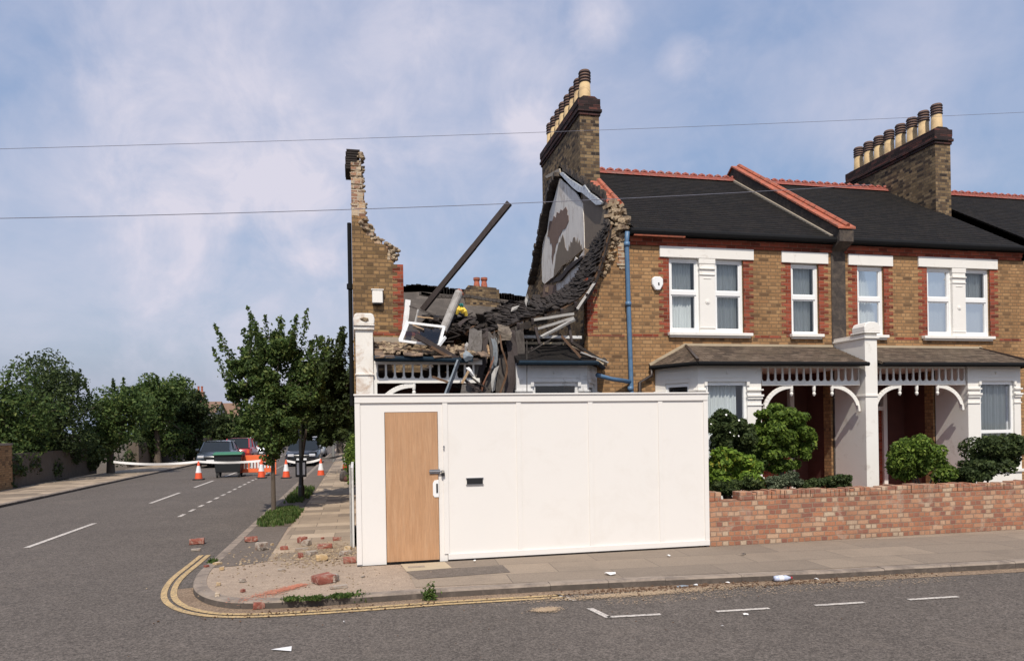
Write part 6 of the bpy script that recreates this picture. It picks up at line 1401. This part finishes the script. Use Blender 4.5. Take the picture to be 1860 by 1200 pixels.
# back garden fence and hedges on the right of the side street
T = thing('garden_fence', 'dark wooden garden fence behind the ruin along the side street', 'fence', (.1, 25, 0))
mb = MB(); 
for k in range(50): mb.box(.05, .09, 21.9 + k * .24, 21.9 + k * .24 + .225, 0, 1.8)
mb.build('boards', 'timber_grey', T)
for (x, y, z, r_, lb, sd, mt) in ((-.1, 24, 1.2, .55, 'bright green hedge overhanging the footway near the rubbish bags', 61, 'leaf_bush'), (-.05, 29, 1.7, .7, 'green hedge beyond the cone on the footway', 62, 'leaf_tree')):
    T = thing('hedge', lb, 'hedge', (x, y, 0), 'hedges beside the footway'); bl = [(x, y + k * 1.1, z * .55 + .1 * k, r_ * .55, .8, z * .5) for k in range(4)]
    P, Dn = clump_points(sub_clumps(bl, 10, .45, sd), 3000, sd); leaves('foliage', P, Dn, .05, mt, T, sd)
def fartree(label, x, y, hgt, rad, mat, seed, n=6000, name='tree', ls=None, lowhigh=(.45, .78)):
    g = random.Random(seed); bl = [(x + g.uniform(-.35, .35) * rad, y + g.uniform(-.4, .4) * rad, hgt * g.uniform(*lowhigh), rad * g.uniform(.5, .75), rad * .6, hgt * g.uniform(.2, .28)) for _ in range(8)]
    return tree(name, label, (x, y, 0), bl, hgt * .55, n, ls or max(.07, y * .0022), mat, seed, 10, rad * .35, max(.09, rad * .08), 'trees along the side street', 12, .4)
fartree('large dark tree overhanging the footway behind the second street tree', .4, 30, 4.9, 1.9, 'leaf_dark', 71, 11000)
fartree('dark tree farther up the right side of the side street', .2, 42, 5.6, 2.4, 'leaf_dark', 72, 9000)
fartree('tree filling the far right end of the side street', -1.2, 58, 5.8, 3.2, 'leaf_dark', 73, 7000)
LH = (.22, .74)
def gx(px, y): return PYp(px, 780, y).x
fartree('dark round tree across the street behind the red car', gx(405, 62), 62, 3.6, 1.7, 'leaf_dark', 74, 6000, lowhigh=LH)
fartree('tall dark bush at the left behind the dark blue car', gx(345, 47), 47, 5.6, 2.0, 'leaf_dark', 75, 14000, lowhigh=LH)
fartree('leafy tree left of the tall dark bush across the side street', gx(285, 44), 44, 5.9, 2.2, 'leaf_tree', 76, 11000, lowhigh=LH)
fartree('broad dark tree at the far left behind the garden wall', gx(95, 33), 33, 5.6, 2.4, 'leaf_dark', 77, 13000, lowhigh=LH)
fartree('low green garden tree between the broad dark tree and the leafy tree', gx(200, 36), 36, 4.4, 1.9, 'leaf_tree', 78, 11000, lowhigh=LH)
fartree('green garden tree cut by the left edge of the picture', gx(5, 30), 30, 4.9, 2.0, 'leaf_tree', 83, 11000, lowhigh=LH)
fartree('small dark tree at the end of the street beyond the white car', gx(470, 80), 80, 5.0, 3.0, 'leaf_tree', 79, 5000, lowhigh=LH)
fartree('dark tree closing the end of the side street', gx(560, 92), 92, 6.4, 4.4, 'leaf_dark', 80, 8000, lowhigh=LH)
fartree('broad tree closing the view behind the orange barriers', gx(505, 98), 98, 5.2, 4.2, 'leaf_dark', 81, 6000, lowhigh=LH)
fartree('pale green tree between the far houses and the parked cars', gx(440, 70), 70, 3.4, 2.0, 'leaf_tree', 82, 5000, lowhigh=LH)
# hedges opposite
for i, (x, y, l, h_, lb, mt) in enumerate(((-12.1, 28, 9, 1.7, 'dark clipped hedge behind the leftmost cone', 'leaf_dark'), (-11.9, 42, 12, 1.9, 'dark hedge across the street behind the parked cars', 'leaf_dark'), (-11.8, 58, 14, 2.0, 'long green hedge farther up the opposite side', 'leaf_tree'))):
    T = thing('hedge', lb, 'hedge', (x, y + l / 2, 0), 'hedges on the opposite side'); bl = [(x, y + k * 1.2, h_ * .5, .5, .9, h_ * .5) for k in range(int(l / 1.2))]
    P, Dn = clump_points(sub_clumps(bl, 6, .5, 90 + i), 7000, 90 + i); leaves('foliage', P, Dn, .075, mt, T, 90 + i)
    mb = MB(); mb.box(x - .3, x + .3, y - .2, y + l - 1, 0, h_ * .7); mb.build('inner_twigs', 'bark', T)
# garden wall opposite at the left
T = thing('brick_wall', 'long low brick garden wall on the opposite side of the side street', 'wall', (-11.8, 20, 0)); MB().box(-11.9, -11.68, 12.3, 27.5, -.05, 1.5).build('brickwork', 'stock', T); MB().box(-11.93, -11.65, 12.3, 27.5, 1.502, 1.57).build('coping', 'kerb', T); MB().box(-40, -11.91, 12.3, 12.5, -.05, 1.5).build('brickwork', 'stock', T)
# far houses
def far_house(x0, x1, y0, y1, ze, zr, label, wallm, chim=True, cx_=None):
    T = thing('distant_house', label, 'house', ((x0 + x1) / 2, (y0 + y1) / 2, 0), 'distant houses up the side street'); ym = (y0 + y1) / 2
    mb = MB(); mb.prism([(y0, 0), (y0, ze), (ym, zr), (y1, ze), (y1, 0)], 'x', x0, x1); mb.build('wall', wallm, T)
    mb = MB(); mb.add([(x0 - .2, y0 - .3, ze - .05), (x1 + .2, y0 - .3, ze - .05), (x1 + .2, ym, zr + .12), (x0 - .2, ym, zr + .12), (x0 - .2, y1 + .3, ze - .05), (x1 + .2, y1 + .3, ze - .05)], [(0, 1, 2, 3), (3, 2, 5, 4)]); rf = mb.build('roof', 'farroof', T)
    if chim:
        c = cx_ if cx_ is not None else x1 - .6; mb = MB(); mb.box(c - .45, c + .45, ym - .5, ym + .5, zr - .8, zr + 1.3); mb.box(c - .52, c + .52, ym - .57, ym + .57, zr + 1.3, zr + 1.45); ch = mb.build('chimney', 'farbrick', rf)
        o = None
    for k in range(2):
        if x1 - x0 > 3: xx = x0 + (x1 - x0) * (.3 + .4 * k); F_ = MB().box(xx - .6, xx + .6, y0 - .04, y0 - .005, 3.4, 4.9).build('window', 'upvc', T); MB().box(xx - .5, xx + .5, y0 - .05, y0 - .041, 3.5, 4.8).build('pane', 'carglass', F_)
    if chim:
        for s_ in (-.22, .22): MB().lathe([(.17, 0), (.13, .1), (.12, .6), (.15, .64), (.15, .75)], (c + s_, ym, zr + 1.45), 10).build('chimney_pot', 'terracotta', T)
M['farroof'] = mat_plain('brown_clay_roof', (.20, .12, .08), .9, .25, 3, bump=.3); M['farbrick'] = mat_plain('far_chimney_brick', (.33, .18, .12), .9, .2, 4)
M['farwall'] = mat_plain('grey_rendered_wall', (.38, .37, .34), .9, .1, 2)
far_house(gx(300, 100), gx(396, 100), 98, 106, 4.4, 5.9, 'far grey house with a chimney of two red pots up the side street', 'farwall', True, gx(365, 102))
far_house(gx(392, 106), gx(432, 106), 104, 112, 3.2, 5.9, 'far brown roofed house right of the two red pots', 'farwall', False)
far_house(gx(434, 112), gx(500, 112), 110, 118, 3.0, 4.9, 'farthest low brown roofed house behind the street tree', 'farwall', False)

# ============================================================ LOOSE BRICKS
def loose(px_, py_, size, rot, mat, label, z=0, name='loose_brick', chip=.25, seed=0, tiltx=0., tilty=0.):
    p = PZp(px_, py_, z); g = random.Random(seed + int(px_)); s = size
    bm = bmesh.new(); bmesh.ops.create_cube(bm, size=1)
    for v in bm.verts: v.co = Vector((v.co.x * s[0], v.co.y * s[1], v.co.z * s[2]))
    bmesh.ops.subdivide_edges(bm, edges=bm.edges[:], cuts=2, use_grid_fill=True)
    for v in bm.verts:
        e = sum(abs(c_) > q_ * .45 for c_, q_ in zip(v.co, s)); k = .004 if e < 2 else min(s) * chip * (.5 if e == 2 else 1.)
        d = -v.co.normalized() * g.uniform(0, k) + Vector((g.uniform(-k, k), g.uniform(-k, k), g.uniform(-k, k))) * .4; v.co += d
    m4 = Matrix.Rotation(rot, 3, 'Z') @ Matrix.Rotation(tiltx, 3, 'X') @ Matrix.Rotation(tilty, 3, 'Y'); lowest = min((m4 @ v.co).z for v in bm.verts)
    for v in bm.verts: v.co = m4 @ v.co + Vector((p.x, p.y, z + .004 - lowest))
    me = bpy.data.meshes.new(name); bm.to_mesh(me); bm.free(); me.materials.append(M[mat]); o = link(name, me); return tag(o, label, 'brick' if 'brick' in name else 'rubble', 'fallen bricks and rubble on the ground')
BS = (.215, .10, .065)
BL = [(588, 1058, (.24, .2, .1), .5, 'brick_red', 'largest red brick lump, two bricks stuck together on the corner footway', 0),
      (604, 1056, (.15, .13, .08), 1.2, 'brick_grey', 'grey mortared half of the large brick lump', 0),
      (615, 1068, (.2, .07, .03), .15, 'brick_grey', 'flat pale slate piece in front of the large brick lump', 0),
      (471, 1105, (.12, .1, .07), .1, 'brick_red', 'small red brick standing on the yellow lines', ZR),
      (590, 996, (.23, .11, .07), .05, 'brick_red', 'whole red brick lying flat on the paving slabs', 0),
      (549, 986, (.13, .11, .1), .6, 'brick_red', 'red brick with mortar on the slabs, left of the whole red brick', 0),
      (557, 991, (.14, .11, .09), 1.1, 'brick_grey', 'grey crusted brick beside the mortared red brick', 0),
      (516, 998, (.12, .1, .05), .1, 'brick_red', 'small dark red brick at the left edge of the slabs', 0),
      (584, 1018, (.16, .12, .08), .2, 'brick_yellow', 'yellow stock brick at the front edge of the slabs', 0),
      (566, 1008, (.16, .12, .06), .9, 'brick_grey', 'grey rubble lump behind the yellow stock brick', 0),
      (548, 999, (.18, .1, .03), .3, 'brick_grey', 'flat grey rubble piece in the middle of the dust', 0),
      (546, 1013, (.07, .08, .07), .3, 'brick_red', 'upright small red chip left of the yellow stock brick', 0),
      (635, 1022, (.18, .1, .08), .1, 'brick_red', 'red brick touching the corner of the hoarding', 0),
      (628, 1008, (.16, .12, .06), .7, 'brick_grey', 'dark rubble lump behind the red brick at the hoarding corner', 0),
      (612, 981, (.14, .08, .05), .2, 'brick_red', 'dark red fragment near the hoarding, farthest on the slabs', 0),
      (632, 1000, (.12, .1, .07), 1.4, 'brick_yellow', 'yellowish fragment against the hoarding side', 0),
      (456, 984, (.2, .11, .08), .3, 'brick_red', 'red brick on the dark tarmac verge', 0),
      (475, 999, (.15, .14, .12), .8, 'brick_grey', 'pale mortar lump with a red top on the dark verge', 0),
      (475, 992, (.07, .06, .06), .2, 'brick_red', 'red chip behind the pale mortar lump on the dark verge', 0),
      (358, 988, (.24, .12, .09), .1, 'brick_red', 'red brick lying in the side road at the photo left', ZR),
      (356, 1000, (.14, .08, .03), .1, 'brick_grey', 'flat grey chip in front of the brick in the side road', ZR),
      (440, 1057, (.08, .05, .04), .5, 'brick_grey', 'small dark chip alone in the middle of the corner footway', 0),
      (511, 1036, (.1, .05, .02), .1, 'brick_grey', 'thin flat chip near the middle of the corner footway', 0),
      (397, 1063, (.05, .05, .03), .1, 'brick_yellow', 'tiny pale chip near the kerb curve at the left', 0),
      (403, 1035, (.06, .05, .04), .1, 'brick_yellow', 'small pale chip near the rear of the corner footway', 0),
      (395, 1083, (.05, .05, .035), .1, 'brick_yellow', 'tiny pale chip on the kerb stones of the corner', 0),
      (441, 1075, (.05, .04, .03), .9, 'brick_red', 'tiny dark red chip left of the brick dust', 0),
      (395, 1025, (.1, .08, .03), .9, 'brick_yellow', 'pale flat chip beside the weed in the kerb joint', 0),
      (375, 1030, (.06, .05, .03), .9, 'brick_red', 'small pink chip on the kerb at the far left', 0),
      (659, 1048, (.06, .03, .015), .9, 'brick_grey', 'small dark sliver right of the large brick lump', 0),
      (586, 979, (.05, .04, .03), .9, 'brick_red', 'tiny dark chip behind the whole red brick', 0),
      (494, 990, (.04, .04, .03), .9, 'brick_yellow', 'tiny white chip between the verge and the slabs', 0)]
for i, (a, b, s, r_, mt, lb, z) in enumerate(BL): loose(a, b, s, r_, mt, lb, z, 'loose_brick' if max(s) > .11 else 'brick_chip', seed=i)
# grit: far too many to count
mb = MB(); q = random.Random(17)
def grit(cx_, cy_, sx, sy, n, z, lo_=.006, hi=.022):
    for k in range(n):
        p = (q.gauss(cx_, sx), q.gauss(cy_, sy), z + .003); r_ = q.uniform(lo_, hi); lump(mb, p, (r_, r_, r_ * .6), q)
grit(-.55, 10.5, .35, .35, 420, .006); grit(-.25, 11, .22, .5, 160, .006); grit(-.8, 9.3, .7, .5, 110, .004, .004, .013); grit(-1.5, 10.8, .2, .5, 80, .006); grit(-.2, 8.8, .3, .3, 60, .004, .004, .012)
stuff(mb.build('brick_crumbs', 'mortar'), 'scattered crumbs of brick and mortar on the footway', 'rubble')
mb = MB(); grit(3.6, 7.68, .8, .07, 330, ZR + .01, .004, .016); grit(5.2, 7.5, .9, .06, 260, ZR + .01, .004, .016); grit(-.4, 7.7, .7, .07, 120, ZR + .01, .004, .014); grit(1.8, 6.9, 1.8, .7, 70, ZR, .003, .009)
stuff(mb.build('gutter_litter', 'timber_brown'), 'brown leaf litter and grit gathered in the gutter', 'litter')
# litter
def scrap_flat(px_, py_, w_, d_, rot, mat, label, z=0, name='paper_scrap', seed=1):
    p = PZp(px_, py_, z); g = random.Random(seed + int(px_)); mb = MB(); n = 7; vs = []
    for k in range(n): a = 2 * math.pi * k / n; rr = g.uniform(.65, 1.1); x, y = w_ * math.cos(a) * rr, d_ * math.sin(a) * rr; vs.append((p.x + x * math.cos(rot) - y * math.sin(rot), p.y + x * math.sin(rot) + y * math.cos(rot), z + g.uniform(.006, .03)))
    mb.add([(p.x, p.y, z + .03)] + vs, [(0, k + 1, (k + 1) % n + 1) for k in range(n)]); me_ = mb.build(name, mat); return tag(me_, label, 'litter', 'litter on the street')
p = PZp(511, 1180, ZR); mb = MB(); a_, b_, c_ = PZp(492, 1181, ZR), PZp(529, 1184, ZR), PZp(530, 1175, ZR)
mb.add([(a_.x, a_.y, ZR + .012), (b_.x, b_.y, ZR + .012), (c_.x, c_.y, ZR + .012), ((a_.x + c_.x) / 2, (a_.y + c_.y) / 2 + .004, ZR + .012)], [(0, 1, 2, 3)]); tag(mb.build('paper_scrap', 'paper'), 'torn wedge of white paper lying in the near roadway', 'litter', 'litter on the street')
scrap_flat(1108, 1043, .09, .05, .1, 'paper', 'crumpled brown and white wrapper on the paving near the kerb', .008)
scrap_flat(1215, 1010, .035, .035, 0, 'paper', 'small white scrap near the foot of the hoarding', .008)
scrap_flat(862, 1020, .02, .03, 0, 'paper', 'tiny white scrap right of the hoarding door', .008)
scrap_flat(1350, 1008, .045, .03, 0, 'blackmetal', 'small dark leaf scrap in front of the garden wall', .008)
scrap_flat(1264, 1064, .04, .03, 0, 'paper', 'yellowish white scrap in the gutter left of the bottle', ZR)
scrap_flat(1322, 1060, .03, .02, 0, 'paper', 'tiny white scrap in the gutter beside the bottle', ZR)
scrap_flat(1240, 1066, .09, .02, 0, 'bluegrey', 'flat blue grey scrap in the gutter', ZR)
scrap_flat(1483, 1053, .04, .03, 0, 'paper', 'white scrap in the gutter right of the bottle', ZR)
scrap_flat(1355, 1118, .035, .012, 0, 'paper', 'thin pale scrap on the road below the white line', ZR)
scrap_flat(1312, 1140, .012, .012, 0, 'paper', 'speck of white litter on the asphalt at the right', ZR)
scrap_flat(625, 1132, .012, .012, 0, 'paper', 'speck of white litter on the asphalt left of centre', ZR)
M['bottle'] = mat_plain('cloudy_plastic', (.50, .55, .70), .25, .2, 30)
p = PZp(1420, 1056, ZR); T = thing('plastic_bottle', 'clear crumpled plastic bottle lying in the gutter', 'bottle', tuple(p), None)
ax = Vector((1, -.06, 0)); o0 = Vector((p.x - .1, p.y, ZR + .045)); mb = MB(); mb.tube([o0, o0 + ax * .03, o0 + ax * .09, o0 + ax * .1, o0 + ax * .15, o0 + ax * .19, o0 + ax * .21], [.03, .036, .034, .031, .036, .02, .013], 12); mb.build('bottle_body', 'bottle', T, smooth=True)
mb = MB(); mb.tube([o0 + ax * .211, o0 + ax * .23], .015, 10); mb.build('bottle_cap', 'car_red', T); mb = MB(); mb.tube([o0 + ax * .05, o0 + ax * .11], .0365, 12, cap=False); mb.build('bottle_label', 'conewhite', T)

# ============================================================ OVERHEAD CABLES
def cable(px0, py0, px1, py1, y, sagm, label):
    a_, b_ = PYp(px0, py0, y), PYp(px1, py1, y); d = (b_ - a_); A = a_ - d * .9; B = b_ + d * .9; n = 40; pts = []
    for i in range(n + 1):
        t = i / n; pts.append(A.lerp(B, t) + Vector((0, 0, sagm * ((2 * t - 1) ** 2 - .12))))
    mb = MB(); mb.tube(pts, .0055 if sagm < .13 else .004, 5); return tag(mb.build('overhead_cable', 'cable'), label, 'cable', 'overhead cables')
cable(349, 261, 1487, 221, 12.3, .14, 'upper overhead cable crossing the sky in front of the chimney')
cable(349, 389, 1062, 364, 11.5, .12, 'lower overhead cable crossing in front of the ruined gable')

for o in bpy.data.objects:
    if '_base' in o: del o['_base']
